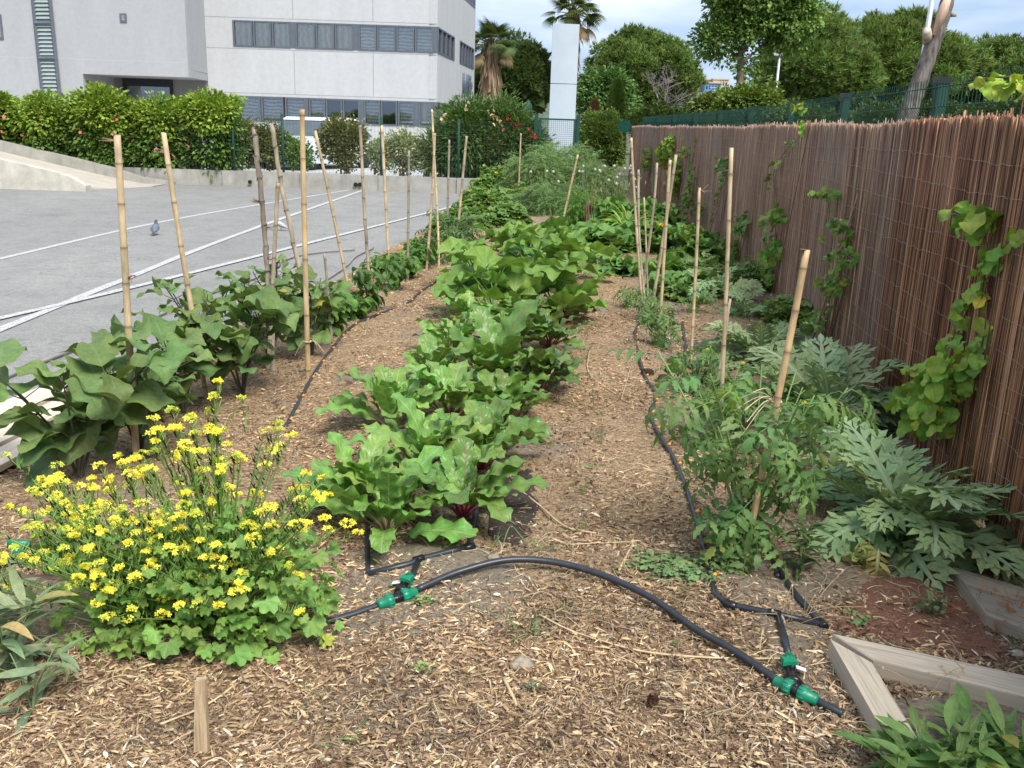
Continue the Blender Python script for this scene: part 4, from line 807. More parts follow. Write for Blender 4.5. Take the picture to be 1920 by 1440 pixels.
for z in (.2, .5, .58, 1.1, 1.18, 1.70, 1.79, 1.90): yy = np.arange(-1, 26.2, .25); tube(a, np.stack([gx(yy), yy, 0*yy+z], -1), .0035, 4)
part('horizontal_wire', a, GREEN, wf)
CAP = m_plain('black_plastic', (.015, .015, .017), .35, 0, 5, .1)
for y in (3.3, 5.86, 8.4, 10.9, 13.4, 15.9, 18.4, 20.9, 23.4):
    x = gx(y)+.05; a = Acc(); box(a, x-.03, x+.03, y-.04, y+.04, -.05, 1.93, (.1, .2, .1)); po = part('post', a, GREEN, wf, smooth=False); a = Acc(); box(a, x-.036, x+.036, y-.046, y+.046, 1.925, 1.965); part('post_cap', a, CAP, po, smooth=False)
# green windbreak netting at the far end
a = Acc()
for (y0, y1, zt0, zt1) in ((18.5, 27, 1.80, 1.86),):
    yy = np.linspace(y0, y1, 40); zt_ = 1.79+.03*np.sin(yy*1.7); n = 40; xx = gx(yy)-.03; V = np.concatenate([np.stack([xx, yy, 0*yy+1.3], -1), np.stack([xx, yy, zt_], -1), np.stack([xx+.006, yy, 0*yy+1.3], -1), np.stack([xx+.006, yy, zt_], -1)]); i = np.arange(n-1)
    a.add(V, np.concatenate([np.stack([i, i+1, n+i+1, n+i], -1), np.stack([2*n+i+1, 2*n+i, 3*n+i, 3*n+i+1], -1), np.stack([n+i, n+i+1, 3*n+i+1, 3*n+i], -1)]))
solo('windbreak_netting', a, m_plain('dark_green_netting', (.012, .06, .045), .95, 0, 20, .3, .03), 'strip of dark green windbreak netting above the far end of the reed screen', 'netting', None, (3, 20, 1.3))
a = Acc(); A, B = D(1160, 226, 25.8), D(1183, 226, 25.8); box(a, A[0], B[0], 25.78, 25.8, 1.55, A[2]); solo('netting_panel', a, m_plain('green_netting_panel', (.014, .06, .045), .95, 0, 30, .3, .03), 'upright dark green netting panel where the reed screen ends', 'netting', None, (A[0], 25.8, 1.55), False)

# ================================================================== canes
CANE = m_attr('dry_cane', .5, 28, .42, .35, (1, 1, .25)); TWIG = m_attr('dry_twig', .8, 30, .3)
YEL, TAN, GRY, DRK = (.56, .42, .25), (.47, .355, .22), (.31, .26, .20), (.17, .13, .095)
def cane(top, bot, w, col, label, Yb=None, dy=0., inter=.2, seed=0, twigs=(), col2=None, group='canes along the left bed', rough=0., name='bamboo_cane'):
    rng = np.random.default_rng(seed+700)
    if Yb is None: x, y = G(*bot)
    else: x, y = G(*bot); q = D(*bot, Yb); 
    B = np.array((x, y, 0.)) if Yb is None else np.array((q[0], Yb, q[2])); T = D(top[0], top[1], B[1]+dy)
    dr = T-B; B = B-dr*((B[2]+.06)/max(dr[2], .1)) if B[2] > -.05 else B
    L = np.linalg.norm(T-B); dr = (T-B)/L; r1 = w*.66/2/F*np.linalg.norm(T[1])*1.0; nn = int(L/inter)+1; pts = []; rad = []; C = []; lat = np.cross(dr, (0, 1, 0)); wob = rng.normal(size=2)*.006*(1+3*rough)
    c1 = np.array(col); c2 = np.array(col2 if col2 else col)
    node = -rng.random()*inter; zs = [0., L]; nodes = []
    while node < L:
        node += inter*(.8+.4*rng.random())
        if .03 < node < L-.02: nodes.append(node); zs += [node-.014, node-.005, node+.002, node+.005, node+.014]
    zs += [q_ for q_ in np.arange(.05, L-.03, .09) if not nodes or min(abs(q_-n_) for n_ in nodes) > .02]; zs = sorted(zs); a = Acc()
    for z in zs:
        t_ = z/L; dn = min([abs(z-q_) for q_ in nodes] or [9]); isn = dn < .01; bulge = 1.07 if isn else 1.
        off = lat*(math.sin(z*2.3+seed)*wob[0]+rough*.0016*rng.normal()); pts.append(B+dr*z+off); rad.append(r1*(1.08-.12*t_)*bulge*(1+rough*.05*rng.normal()))
        m_ = np.clip(vn(z*1.0, seed*3.3, 3.)*1.6-.4, 0, 1); cc = c1*(1-m_)+c2*m_; C.append(cc*(.38 if dn < .003 else (.75 if isn else 1.))*(.9+.2*rng.random()))
    r = thing(name, label, 'cane', B+dr*.05, group); tube(a, pts, rad, 10, np.array(C)); a2 = Acc()
    lathe(a, [(r1*1.0, 0), (r1*.62, .001), (r1*.6, -.02)], T+dr*.0006, 10, (.25, .16, .09), np.array(dr.to_3x3()) if 0 else np.array(Vector(dr).to_track_quat('Z', 'Y').to_matrix()))
    part('culm', a, CANE, r)
    for (t_, s_) in twigs:
        a = Acc(); p = B+dr*L*t_
        for q_ in range(4): d = np.array((s_*(.5+.5*rng.random()), -.4*rng.random(), .5*rng.random()-.1)); tube(a, [p+d*r1*.8, p+d*(.03+.03*rng.random()), p+d*.07+rng.normal(size=3)*.012], (.004, .003, .001), 4, (.28, .19, .12))
        part('twig_stub', a, TWIG, r)
    return r
cane((218, 253), (258, 868), 20, YEL, 'thick pale cane nearest on the left, its split top grey, with twig tufts', seed=1, twigs=((.985, -1), (.60, 1), (.42, -1)), col2=(.46, .36, .22), inter=.17)
cane((308, 248), (385, 745), 15, YEL, 'yellow cane leaning left behind the thick one, with a side twig near its top', seed=2, twigs=((.93, -1),), inter=.22)
cane((478, 240), (512, 700), 15, GRY, 'rough grey weathered cane with peeling knots above the aubergines', seed=3, twigs=((.62, 1), (.72, -1), (.5, 1)), col2=DRK, rough=1.6, inter=.15, dy=.1)
cane((521, 343), (503, 700), 12, TAN, 'short tan cane crossing the rough grey one', seed=4, col2=GRY)
cane((515, 232), (590, 655), 13, GRY, 'grey brown cane leaning left with flaking bark, top pointed', seed=5, col2=TAN, rough=1.2)
cane((566, 205), (578, 715), 15, YEL, 'tall yellow cane standing at the drip hose right of the aubergines', seed=6, inter=.3, col2=(.5, .33, .15))
cane((608, 475), (621, 640), 8, GRY, 'knee high grey stick left of the pepper plants', seed=7, rough=.8)
cane((590, 245), (665, 590), 9, TAN, 'slim cane leaning left over the bushy pepper', seed=8)
cane((675, 235), (697, 585), 9, GRY, 'slim grey brown cane standing in the tall pepper plant', seed=9, col2=TAN, rough=.6)
cane((715, 235), (733, 540), 8, YEL, 'slim yellow cane just right of the tall pepper plant', seed=10)
cane((766, 282), (765, 530), 7, GRY, 'upright grey cane with no lean between the two yellow ones', seed=11, rough=.5)
cane((815, 250), (800, 510), 7, YEL, 'yellow cane leaning right, first past the upright grey one', seed=12)
cane((812, 205), (822, 505), 6, (.62, .48, .27), 'tallest pale thin cane in front of the oleander edge', seed=13)
cane((842, 262), (838, 470), 6, GRY, 'thin brown cane in front of the oleander, second from right in the row', seed=14)
cane((875, 255), (856, 460), 7, TAN, 'cane leaning right at the far end of the left row', seed=15, col2=GRY)
cane((977, 250), (972, 352), 4, TAN, 'far thin cane standing alone left of the gate', Yb=19, seed=16, group='far canes')
cane((1084, 290), (1060, 392), 6, TAN, 'cane leaning right in the feathery mass near the gate', Yb=14.5, seed=17, group='far canes')
g_ = 'canes along the right bed'
cane((1184, 258), (1205, 600), 7, YEL, 'tallest yellow cane at the left of the right hand cluster', seed=18, group=g_)
cane((1196, 318), (1216, 600), 7, (.40, .36, .29), 'grey cane close to the right of the tallest yellow one', seed=19, group=g_, rough=.4)
cane((1208, 370), (1214, 560), 5, TAN, 'thin shorter cane inside the right hand cluster', seed=20, group=g_)
cane((1228, 305), (1203, 590), 7, (.42, .34, .25), 'grey tan cane leaning right out of the cluster foot', seed=21, group=g_, rough=.4)
cane((1268, 290), (1218, 600), 9, TAN, 'cane leaning right with a dark streaked top, crossing its yellow neighbour', seed=22, group=g_, col2=GRY)
cane((1256, 300), (1235, 655), 9, YEL, 'yellow cane crossed by a leaning one, tied with pale string low down', seed=23, group=g_)
cane((1310, 352), (1296, 690), 9, YEL, 'straight yellow cane standing alone with a twig at its top', seed=24, group=g_, twigs=((.985, 1),), inter=.14)
cane((1372, 277), (1348, 840), 12, TAN, 'long two toned cane, grey top half, in front of the reed screen', seed=25, group=g_, col2=YEL, inter=.2)
cane((1366, 560), (1322, 810), 9, (.42, .35, .26), 'grey split cane leaning against the long two toned one', seed=26, group=g_, rough=.5)
cane((1507, 468), (1395, 1078), 21, (.58, .40, .21), 'thick yellow cane leaning right through the nearest tomato plant', seed=27, group=g_, inter=.16)

# ================================================================== irrigation
HOSE = m_plain('black_polythene_pipe', (.028, .031, .038), .38, 0, 30, .25, .5); OFIT = m_plain('orange_dripper', (.75, .32, .03), .45); GFIT = m_plain('green_fitting', (.01, .22, .12), .38, 0, 20, .08); BFIT = m_plain('black_fitting', (.012, .012, .014), .3); LAB = m_plain('white_tag', (.72, .72, .72), .6)
def onground(pts, lift): 
    o = []
    for q in pts:
        x, y = G(q[0], q[1], lift+.01); z = float(gh(x, y))+lift+(q[2] if len(q) > 2 else 0); o.append((x, y, z))
    return np.array(o)
def hose(name, label, pts, r, mat, drips=0, ctrl=True, cat='pipe', group=None, lift=None, sc=7, di=.3, cuff=()):
    p = onground(pts, r if lift is None else lift); p = smoothpts(p, sc) if ctrl else p; a = Acc(); tube(a, p, r, 10); t_ = thing(name, label, cat, p[0], group); part('tube', a, mat, t_)
    if drips:
        seg_ = np.concatenate([[0], np.cumsum(np.linalg.norm(np.diff(p, axis=0), axis=1))])
        for s in np.arange(.12, seg_[-1], di):
            q = np.array([np.interp(s, seg_, p[:, k]) for k in range(3)]); a = Acc(); tube(a, [q+(.6*r, -r*.2, r*.5), q+(r*1.9, -r*.5, r*1.5)], (r*.75, r*.6), 8); part('dripper', a, OFIT, t_)
    for k in cuff:
        q = p[k]; d = p[min(k+1, len(p)-1)]-p[k-1]; d = d/np.linalg.norm(d); a = Acc(); tube(a, [q-d*.022, q-d*.02, q+d*.02, q+d*.022], (r, r*1.3, r*1.3, r), 10); part('cuff', a, BFIT, t_)
    return t_
r1 = .0105
hose('drip_line', 'black drip line with orange drippers along the foot of the left canes', [(535, 800), (560, 755), (590, 702), (625, 650), (660, 612), (705, 592), (760, 568), (790, 545), (830, 522), (850, 513), (880, 490)], r1, HOSE, 1, group='drip lines', di=.42)
hose('drip_line', 'grey black drip line with orange drippers snaking beside the right hand path', [(1338, 1120), (1310, 1000), (1288, 930), (1262, 860), (1228, 800), (1220, 770), (1230, 735), (1212, 705), (1198, 670), (1192, 620), (1215, 585), (1235, 560)], r1, HOSE, 1, group='drip lines', di=.3)
hose('drip_line', 'drip line passing behind the nearest tomato, right of the path', [(1458, 1085), (1440, 1020), (1405, 930), (1372, 850), (1330, 790), (1300, 740), (1283, 700), (1285, 660), (1280, 600)], r1, HOSE, 1, group='drip lines', di=.5)
hose('drip_line', 'drip line under the right edge of the beet leaves', [(880, 1035), (892, 975), (912, 905), (935, 850), (975, 790), (1020, 720)], r1*1.15, HOSE, 1, group='drip lines', di=.28)
hose('drip_line', 'drip line mostly hidden under the left beets', [(690, 1072), (690, 990), (705, 930), (735, 860)], r1, HOSE, 0, group='drip lines')
hose('drip_header', 'short elbowed black pipe in front of the beet rows', [(690, 1072), (770, 1058), (785, 1052), (850, 1042), (880, 1035)], r1*1.15, HOSE, 0, ctrl=False, cuff=(2, 4), group='header pipes')
hose('drip_header', 'short black riser joining the beet pipe to the green valve', [(762, 1105), (772, 1085), (785, 1052)], r1*1.15, HOSE, 0, ctrl=False, group='header pipes')
hose('drip_header', 'elbowed black header pipe below the nearest tomato', [(1336, 1105), (1340, 1125), (1368, 1145), (1450, 1163), (1540, 1180)], r1*1.15, HOSE, 0, ctrl=False, cuff=(2, 3), group='header pipes')
hose('drip_header', 'black pipe ending in a sharp V beside the red soil', [(1452, 1060), (1490, 1120), (1540, 1180)], r1*1.15, HOSE, 0, ctrl=False, cuff=(2,), group='header pipes')
hose('drip_header', 'black riser from the right header down to the second green valve', [(1456, 1165), (1470, 1210), (1477, 1240)], r1*1.15, HOSE, 0, ctrl=False, group='header pipes')
hose('main_pipe', 'long black supply pipe arching across the mulch between the two green valves', [(780, 1112, .01), (860, 1090, .02), (950, 1079, .03), (1040, 1082, .03), (1130, 1102, .03), (1220, 1142, .03), (1300, 1192, .02), (1380, 1246, .01), (1460, 1296, .01)], .0125, HOSE, group='supply pipes')
hose('main_pipe', 'black supply pipe running from the first green valve under the yellow flowers', [(420, 1176), (520, 1172), (600, 1160), (660, 1146), (716, 1130)], .0125, HOSE, group='supply pipes')
hose('main_pipe', 'short black pipe end beyond the second green valve touching the timber', [(1525, 1325), (1550, 1338), (1578, 1348)], .0125, HOSE, group='supply pipes')
hose('main_pipe', 'brown supply pipe with a black end at the left edge', [(-60, 1082), (30, 1085), (150, 1088), (260, 1090)], .012, m_plain('brown_pipe', (.13, .075, .055), .5), group='supply pipes')
def valve(pa, pb, pbr, label, tag_first):
    def gp(px, py): x, y = G(px, py, .03); return np.array((x, y, float(gh(x, y))+.022))
    A, B, Cb = gp(*pa), gp(*pb), gp(*pbr); mid = (A+B)/2; d = (B-A)/np.linalg.norm(B-A); e = (Cb-mid)/np.linalg.norm(Cb-mid); r = thing('valve_tee', label, 'valve', mid, 'green topped drip valves')
    a = Acc(); tube(a, [A+d*.01, B-d*.01], .0155, 14); tube(a, [mid, mid+e*.05], .016, 14); part('tee_body', a, BFIT, r)
    a = Acc()
    for k in np.linspace(.2, .8, 10): q = A+(B-A)*k; tube(a, [q-d*.001, q+d*.001], .0165, 14)
    part('grip_ridges', a, BFIT, r)
    def nut(q, v, sg):
        a = Acc(); tube(a, [q-v*.028*sg, q-v*.022*sg, q+v*.004*sg, q+v*.006*sg, q+v*.028*sg, q+v*.030*sg], (.0135, .0165, .0195, .0235, .0225, .018), 16)
        v2 = np.cross(v, (0, 0, 1)); v2 /= np.linalg.norm(v2); v3 = np.cross(v, v2)
        for k in range(12): an = k/12*6.28; o = (v2*math.cos(an)+v3*math.sin(an))*.0228; tube(a, [q+v*sg*.006+o, q+v*sg*.027+o], .0022, 4)
        part('union_nut', a, GFIT, r)
    nut(A, d, 1); nut(B, -d, 1); L = np.linalg.norm(Cb-mid); nut(Cb, -e, 1)
    a = Acc(); tube(a, [mid+e*.03, mid+e*.034, mid+e*.046, mid+e*.05], (.018, .0235, .0235, .018), 16); part('collar', a, BFIT, r)
    q = mid+e*(L*.62); a = Acc(); tube(a, [mid+e*.05, Cb-e*.02], .0145, 12); tube(a, [q, q+(0, 0, .026)], (.012, .009), 10); part('valve_body', a, BFIT, r)
    a = Acc(); h = q+np.array((0, 0, .026)); s = np.cross(e, (0, 0, 1)); s /= np.linalg.norm(s); s = -s if tag_first else s; K = [(-.012, -.008), (.012, -.013), (.03, -.024), (.026, -.004), (.034, .018), (.014, .012), (-.012, .01)]
    up = np.array((0, 0, 1.)); lo_ = [h+s*x+e*y for x, y in K]; a.add(np.array(lo_+[q_+up*.012 for q_ in lo_]), [(i_, (i_+1) % 7, 7+(i_+1) % 7, 7+i_) for i_ in range(7)]+[(0, 1, 5, 6), (1, 2, 3, 5), (7, 13, 12, 8), (8, 12, 10, 9)], [(3, 4, 5), (10, 12, 11)]); part('butterfly_handle', a, GFIT, r, smooth=False)
    a = Acc(); s2 = -s; c = q+e*.0+s2*.012+up*.016; hexa(a, [c-e*.009, c-e*.009+s2*.03-up*.008, c+e*.011+s2*.03-up*.008, c+e*.011], [c-e*.009+up*.0015, c-e*.009+s2*.03-up*.0065, c+e*.011+s2*.03-up*.0065, c+e*.011+up*.0015]); part('tag', a, LAB, r, smooth=False)
valve((722, 1128), (768, 1115), (764, 1090), 'black tee valve with green nuts and white tag in front of the beets', False)
valve((1466, 1298), (1514, 1320), (1478, 1248), 'black tee valve with green nuts, star handle and white tag beside the timber', True)
# hidden third valve at the left edge
x, y = G(38, 1065); r = thing('valve_tee', 'green topped valve half hidden at the left edge behind the flowers', 'valve', (x, y, 0), 'green topped drip valves'); a = Acc(); z = float(gh(x, y)); tube(a, [(x-.12, y-.1, z+.02), (x+.05, y, z+.02)], .016, 12); part('tee_body', a, BFIT, r)
a = Acc(); tube(a, [(x, y, z+.03), (x, y, z+.05), (x+.01, y, z+.07)], (.026, .026, .02), 12); box(a, x-.035, x+.045, y-.006, y+.006, z+.055, z+.085); part('union_nut', a, GFIT, r)
# grey garden hoses lying on the car park
GH = m_plain('dusty_grey_hose', (.27, .245, .23), .6, 0, 6, .15)
def ghose(label, pts):
    p = smoothpts([(*G(x, y), .002) for x, y in pts], 8); a = Acc(); tube(a, p, .013, 8); solo('garden_hose', a, GH, label, 'hose', 'grey hoses on the car park edge', p[0])
ghose('grey hose bending across the car park edge, the farther one', [(-60, 738), (0, 712), (100, 670), (250, 612), (380, 555), (470, 524), (495, 512), (510, 500), (555, 480), (610, 472), (665, 468)])
ghose('grey hose curving behind the peppers, the nearer one', [(400, 640), (470, 600), (560, 552), (615, 522), (650, 498), (668, 480), (700, 465)])
WOOD = None
def m_wood(name, c1, c2, sc=(14, 14, 14), rough=.8):
    m, t, b = newmat(name); tc = t.nodes.new('ShaderNodeTexCoord'); mp_ = t.nodes.new('ShaderNodeMapping'); mp_.inputs['Scale'].default_value = sc; uvn = t.nodes.new('ShaderNodeUVMap'); t.links.new(uvn.outputs[0], mp_.inputs[0])
    n = noise(t, 1., 7, .7, mp_.outputs[0], .8); t.links.new(ramp(t, n, [(.32, c1), (.5, c2), (.7, tuple(min(1, v*1.2) for v in c2))]), b.inputs['Base Color']); b.inputs['Roughness'].default_value = rough; bump(t, b, n, .35, .004); return m
OLDW = m_wood('weathered_timber', (.22, .18, .13), (.47, .40, .31), (45, 2.2, 1)); GREYW = m_wood('grey_timber', (.13, .105, .075), (.30, .255, .19), (40, 1.6, 1)); PALEW = m_wood('pale_plank', (.42, .32, .23), (.66, .55, .43), (40, 1.2, 1))
def timber(top4, h, lab, cat='timber', mat=None, name='timber_beam', group=None, bev=.004):
    # top4: the four top corners ccw; uv runs along the first edge
    T4 = np.array(top4, float); c = T4.mean(0); ax = T4[1]-T4[0]; L = np.linalg.norm(ax); ax /= L; sd = T4[3]-T4[0]; wd = np.linalg.norm(sd); a = Acc()
    rings = [(-h, 0), (-bev*1.2, 0), (0, bev)]; V = []
    for (dz, ins) in rings:
        for q in T4: v = q-c; v = v/np.linalg.norm(v)*ins; V.append(q-v+np.array((0, 0, dz)))
    n = 10; V = np.array(V); a2 = []
    def quad(p0, p1, p2, p3, uo):      # subdivided along p0->p1
        t_ = np.linspace(0, 1, n)[:, None]; A_ = p0+(p1-p0)*t_; B_ = p3+(p2-p3)*t_; W = np.concatenate([A_, B_]); i = np.arange(n-1)
        l1 = np.linalg.norm(p1-p0); l2 = np.linalg.norm(p3-p0); U = np.concatenate([np.stack([0*t_[:, 0]+uo, t_[:, 0]*l1], -1), np.stack([0*t_[:, 0]+uo+l2, t_[:, 0]*l1], -1)]); a.add(W, np.stack([i, i+1, n+i+1, n+i], -1), None, U)
    for k in range(4):
        j = (k+1) % 4; quad(V[k], V[j], V[4+j], V[4+k], k*.3); quad(V[4+k], V[4+j], V[8+j], V[8+k], k*.3+.11)
    quad(V[8], V[9], V[10], V[11], .7); base = c-np.array((0, 0, h)); return solo(name, a, mat or OLDW, lab, cat, group, base, False)
def g3(px, py, z): x, y = G(px, py, z); return (x, y, z)
zt = .085
timber([g3(1640, 1440, zt+.0), g3(1740, 1440, zt), g3(1634, 1240, zt), g3(1556, 1194, zt)][::1], .12, 'weathered squared timber with mitred end pointing at the camera side', 'timber') if 0 else None
def ext(p, q, k): p, q = np.array(p), np.array(q); return tuple(p+(q-p)*k)
A0, A1 = g3(1556, 1197, zt), g3(1634, 1241, zt); An, Af = g3(1690, 1432, zt), g3(1752, 1436, zt)
timber([A0, ext(A0, An, 1.6), ext(A1, Af, 1.65), A1], .12, 'weathered squared timber running towards the viewer, its mitred end at the corner', 'timber', group='timber bed edging')
B0, B1 = g3(1561, 1188, zt-.004), g3(1638, 1236, zt-.004); Bf, Bn = g3(1919, 1266, zt-.004), g3(1919, 1306, zt-.004)
timber([B1, ext(B1, Bn, 1.5), ext(B0, Bf, 1.5), B0], .115, 'weathered squared timber running right below the red soil', 'timber', group='timber bed edging')
timber([g3(1850, 1150, .06), g3(2010, 1210, .06), g3(1950, 1110, .06), g3(1785, 1062, .06)], .12, 'dark grey half buried plank at the right edge under the artichoke', 'timber', GREYW, 'timber_plank', 'timber bed edging')
for k, (p_, l_) in enumerate((((-60, 778, 165, 690, 196, 700, -60, 812), 'pale plank farthest from the garden at the left edge'), ((-60, 822, 205, 704, 236, 716, -60, 858), 'pale plank in the middle of three at the left edge'), ((-60, 868, 190, 742, 232, 748, -60, 905), 'pale plank nearest the aubergines at the left edge'))):
    z = .07-.006*k; timber([g3(p_[6], p_[7], z), g3(p_[4], p_[5], z), g3(p_[2], p_[3], z), g3(p_[0], p_[1], z)], .03, l_, 'plank', PALEW, 'timber_plank', 'pale planks at the left edge')
a = Acc(); x, y = G(100, 770, .0); box(a, x-.6, x+.02, y-.06, y+.02, -.02, .034); solo('timber_batten', a, m_plain('dark_batten', (.16, .10, .07), .8), 'dark batten lying under the pale planks', 'batten', None, (x, y, 0), False)
# stake in the mulch
b1 = np.array(g3(377, 1412, .0)); tp_ = D(377, 1275, b1[1]+.0); tp_[2] = min(tp_[2], .45); a = Acc(); hexa(a, [b1+(-.019, -.008, -.03), b1+(.019, -.008, -.03), b1+(.019, .012, -.03), b1+(-.019, .012, -.03)], [tp_+(-.014, -.006, -.0), tp_+(.012, -.006, .004), tp_+(.012, .012, .0), tp_+(-.014, .012, .0)])
a.U[-1] = np.array([(0, 0), (.03, 0), (.04, 0), (.05, 0), (0, .25), (.03, .25), (.04, .25), (.05, .25)]); solo('wooden_stake', a, m_wood('stake_wood', (.25, .17, .10), (.48, .36, .22), (60, 4, 1)), 'short flat wooden stake standing in the mulch in front of the yellow flowers', 'stake', None, b1, False)
# ================================================================== plants of the garden
def scatter_leaves(acc, tpls, pos, az, el, roll, sc, C):
    n = len(pos); M = rotm(az, el, roll)*np.broadcast_to(sc, (n,))[:, None, None]
    for i, tp in enumerate(tpls):
        m_ = np.arange(n) % len(tpls) == i
        if m_.any(): acc.inst(tp, M[m_], pos[m_], C[m_])
def rosette(name, label, cat, group, x, y, n, tpls, pl, el, col, scol, seed, lmat, sc=(.75, 1.1), pr_=.006, z0=None, stemr=.0, prt=('leaves', 'leaf_stalks'), leafel=None, azb=None, pd=.25, face=0.):
    rng = np.random.default_rng(seed); z = float(gh(x, y)) if z0 is None else z0; r = thing(name, label, cat, (x, y, z), group)
    az = np.arange(n)*2.399+rng.random()*6+rng.normal(size=n)*.25
    if azb is not None: az = azb[0]+(rng.random(n)-.5)*azb[1]
    f = np.arange(n)/max(n-1, 1); e = el[0]+(el[1]-el[0])*f+rng.normal(size=n)*.12; p = (pl[0]+(pl[1]-pl[0])*rng.random(n)); st = Acc(); tips = []; le = []
    for k in range(n):
        h0 = head(np.array(az[k]), np.array(e[k]+.25)); h1 = head(np.array(az[k]), np.array(e[k]-pd)); b_ = np.array((x, y, z-.01))+.012*np.array((-math.sin(az[k]), math.cos(az[k]), 0)); m_ = b_+h0*p[k]*.5; t_ = m_+h1*p[k]*.5
        tube(st, [b_, m_, t_, t_+h1*.02], (pr_*1.3, pr_, pr_*.75, pr_*.6), 5, jit(scol, 1, rng, .2)[0], False); tips.append(t_); le.append(e[k]-pd if leafel is None else leafel[0]+(leafel[1]-leafel[0])*rng.random())
    a = Acc(); scatter_leaves(a, tpls, np.array(tips), az, np.array(le), rng.normal(size=n)*.35, sc[0]+(sc[1]-sc[0])*rng.random(n), jit(col, n, rng, .22)); part(prt[0], a, lmat, r); part(prt[1], st, STEM, r)
    return r, rng
# ---- beets
rng = np.random.default_rng(200)
bt = [blade(.28, .068, pr_beet, 20, 3, .12, rng, d, .16, .021, 3.4) for d in (.5, .8, 1.1, 1.4, .9, .6)]
BG, BGP = (.12, .24, .055), (.155, .30, .07)
beets = [((728, 1012), 11, 1.0, CHARD, BGP, (.35, .30, .12), 'nearest beet plant, pale green leaves flopping over the black pipe'),
 ((868, 985), 11, .95, BEET, BG, (.30, .02, .05), 'nearest beet of the right row, crimson stalks beside the drip line'),
 ((790, 905), 11, 1., CHARD, BGP, (.32, .18, .1), 'second beet of the left row, broad pale leaves'),
 ((672, 972), 9, .85, CHARD, BGP, (.35, .30, .12), 'low beet whose leaves spread left towards the yellow flowers'),
 ((905, 880), 12, .95, BEET, BG, (.30, .02, .05), 'second beet of the right row, red veined'),
 ((735, 820), 11, .95, CHARD, BGP, (.32, .22, .1), 'beet leaning out of the left row onto the mulch'),
 ((845, 800), 12, 1.05, CHARD, BGP, (.30, .12, .08), 'beet in the middle of the left row with upright light leaves'),
 ((945, 800), 12, .95, BEET, BG, (.28, .02, .05), 'third beet of the right row with purple veins'),
 ((815, 735), 11, 1., CHARD, BGP, (.32, .2, .1), 'left row beet level with the tall maroon ribbed leaf'),
 ((930, 740), 11, 1.2, BEET, BG, (.28, .02, .05), 'beet with one tall upright leaf and a maroon midrib'),
 ((1010, 745), 11, .95, BEET, (.09, .17, .045), (.28, .02, .05), 'dark beet at the right edge of the row by the straw path'),
 ((850, 672), 11, .95, CHARD, BGP, (.3, .2, .1), 'left row beet before the courgettes'),
 ((955, 675), 12, 1.0, BEET, BG, (.28, .02, .05), 'right row beet standing before the largest courgette leaves'),
 ((1030, 665), 11, .95, BEET, (.09, .17, .045), (.28, .02, .05), 'beet with dark red stalks at the foot of the courgettes on the right'),
 ((880, 622), 10, .9, CHARD, BGP, (.3, .2, .1), 'last beet of the left row tucked against the courgettes'),
 ((975, 622), 10, .9, BEET, BG, (.28, .02, .05), 'last beet of the right row partly under courgette leaves'),
 ((1062, 610), 9, .85, BEET, (.10, .18, .05), (.28, .02, .05), 'small beet with bolting heart beside the path')]
for k, (q, n, s, mt, cl, sc_, lb) in enumerate(beets):
    x, y = G(*q); tall = 1.2 if k == 9 else 1.
    r, rg = rosette('beet_plant', lb, 'beet', 'beets planted in two rows', x, y, n+10, bt, (.08*s, .17*s*tall), (.7, 1.45), cl, tuple(.6*c_+.03 for c_ in sc_), 210+k, mt, (.75*s, 1.15*s*tall), .0048, prt=('leaves', 'leaf_stalks'), pd=.12)
# ---- courgettes
rng = np.random.default_rng(240); zt_ = [palm(.20, 5, .30, .05, rng, c_, d, 2.5, 4, 6) for c_, d in ((.22, .5), (.12, .9), (.28, .3), (.3, .7))]
zs_ = [((925, 600), 1., 'courgette plant nearest the camera on the left, one leaf lying over the mulch'), ((1040, 600), 1.0, 'courgette plant nearest the camera on the right, leaf pointing over the path'), ((900, 548), .95, 'courgette plant on the left side of the clump'), ((1000, 535), 1.1, 'courgette plant in the middle of the clump'), ((1065, 530), .95, 'courgette plant on the path side of the clump'), ((960, 492), 1., 'courgette plant at the back left of the clump'), ((1040, 478), 1.05, 'courgette plant at the back right, highest leaves')]
for k, (q, s, lb) in enumerate(zs_):
    x, y = G(*q); r, rg = rosette('courgette_plant', lb, 'courgette', 'courgettes in the middle bed', x, y, 19, zt_, (.24*s, .52*s), (.4, 1.4), (.145, .275, .06), (.22, .36, .14), 250+k, ZUC, (.65*s, 1.25*s), .008, leafel=(-.35, .75))
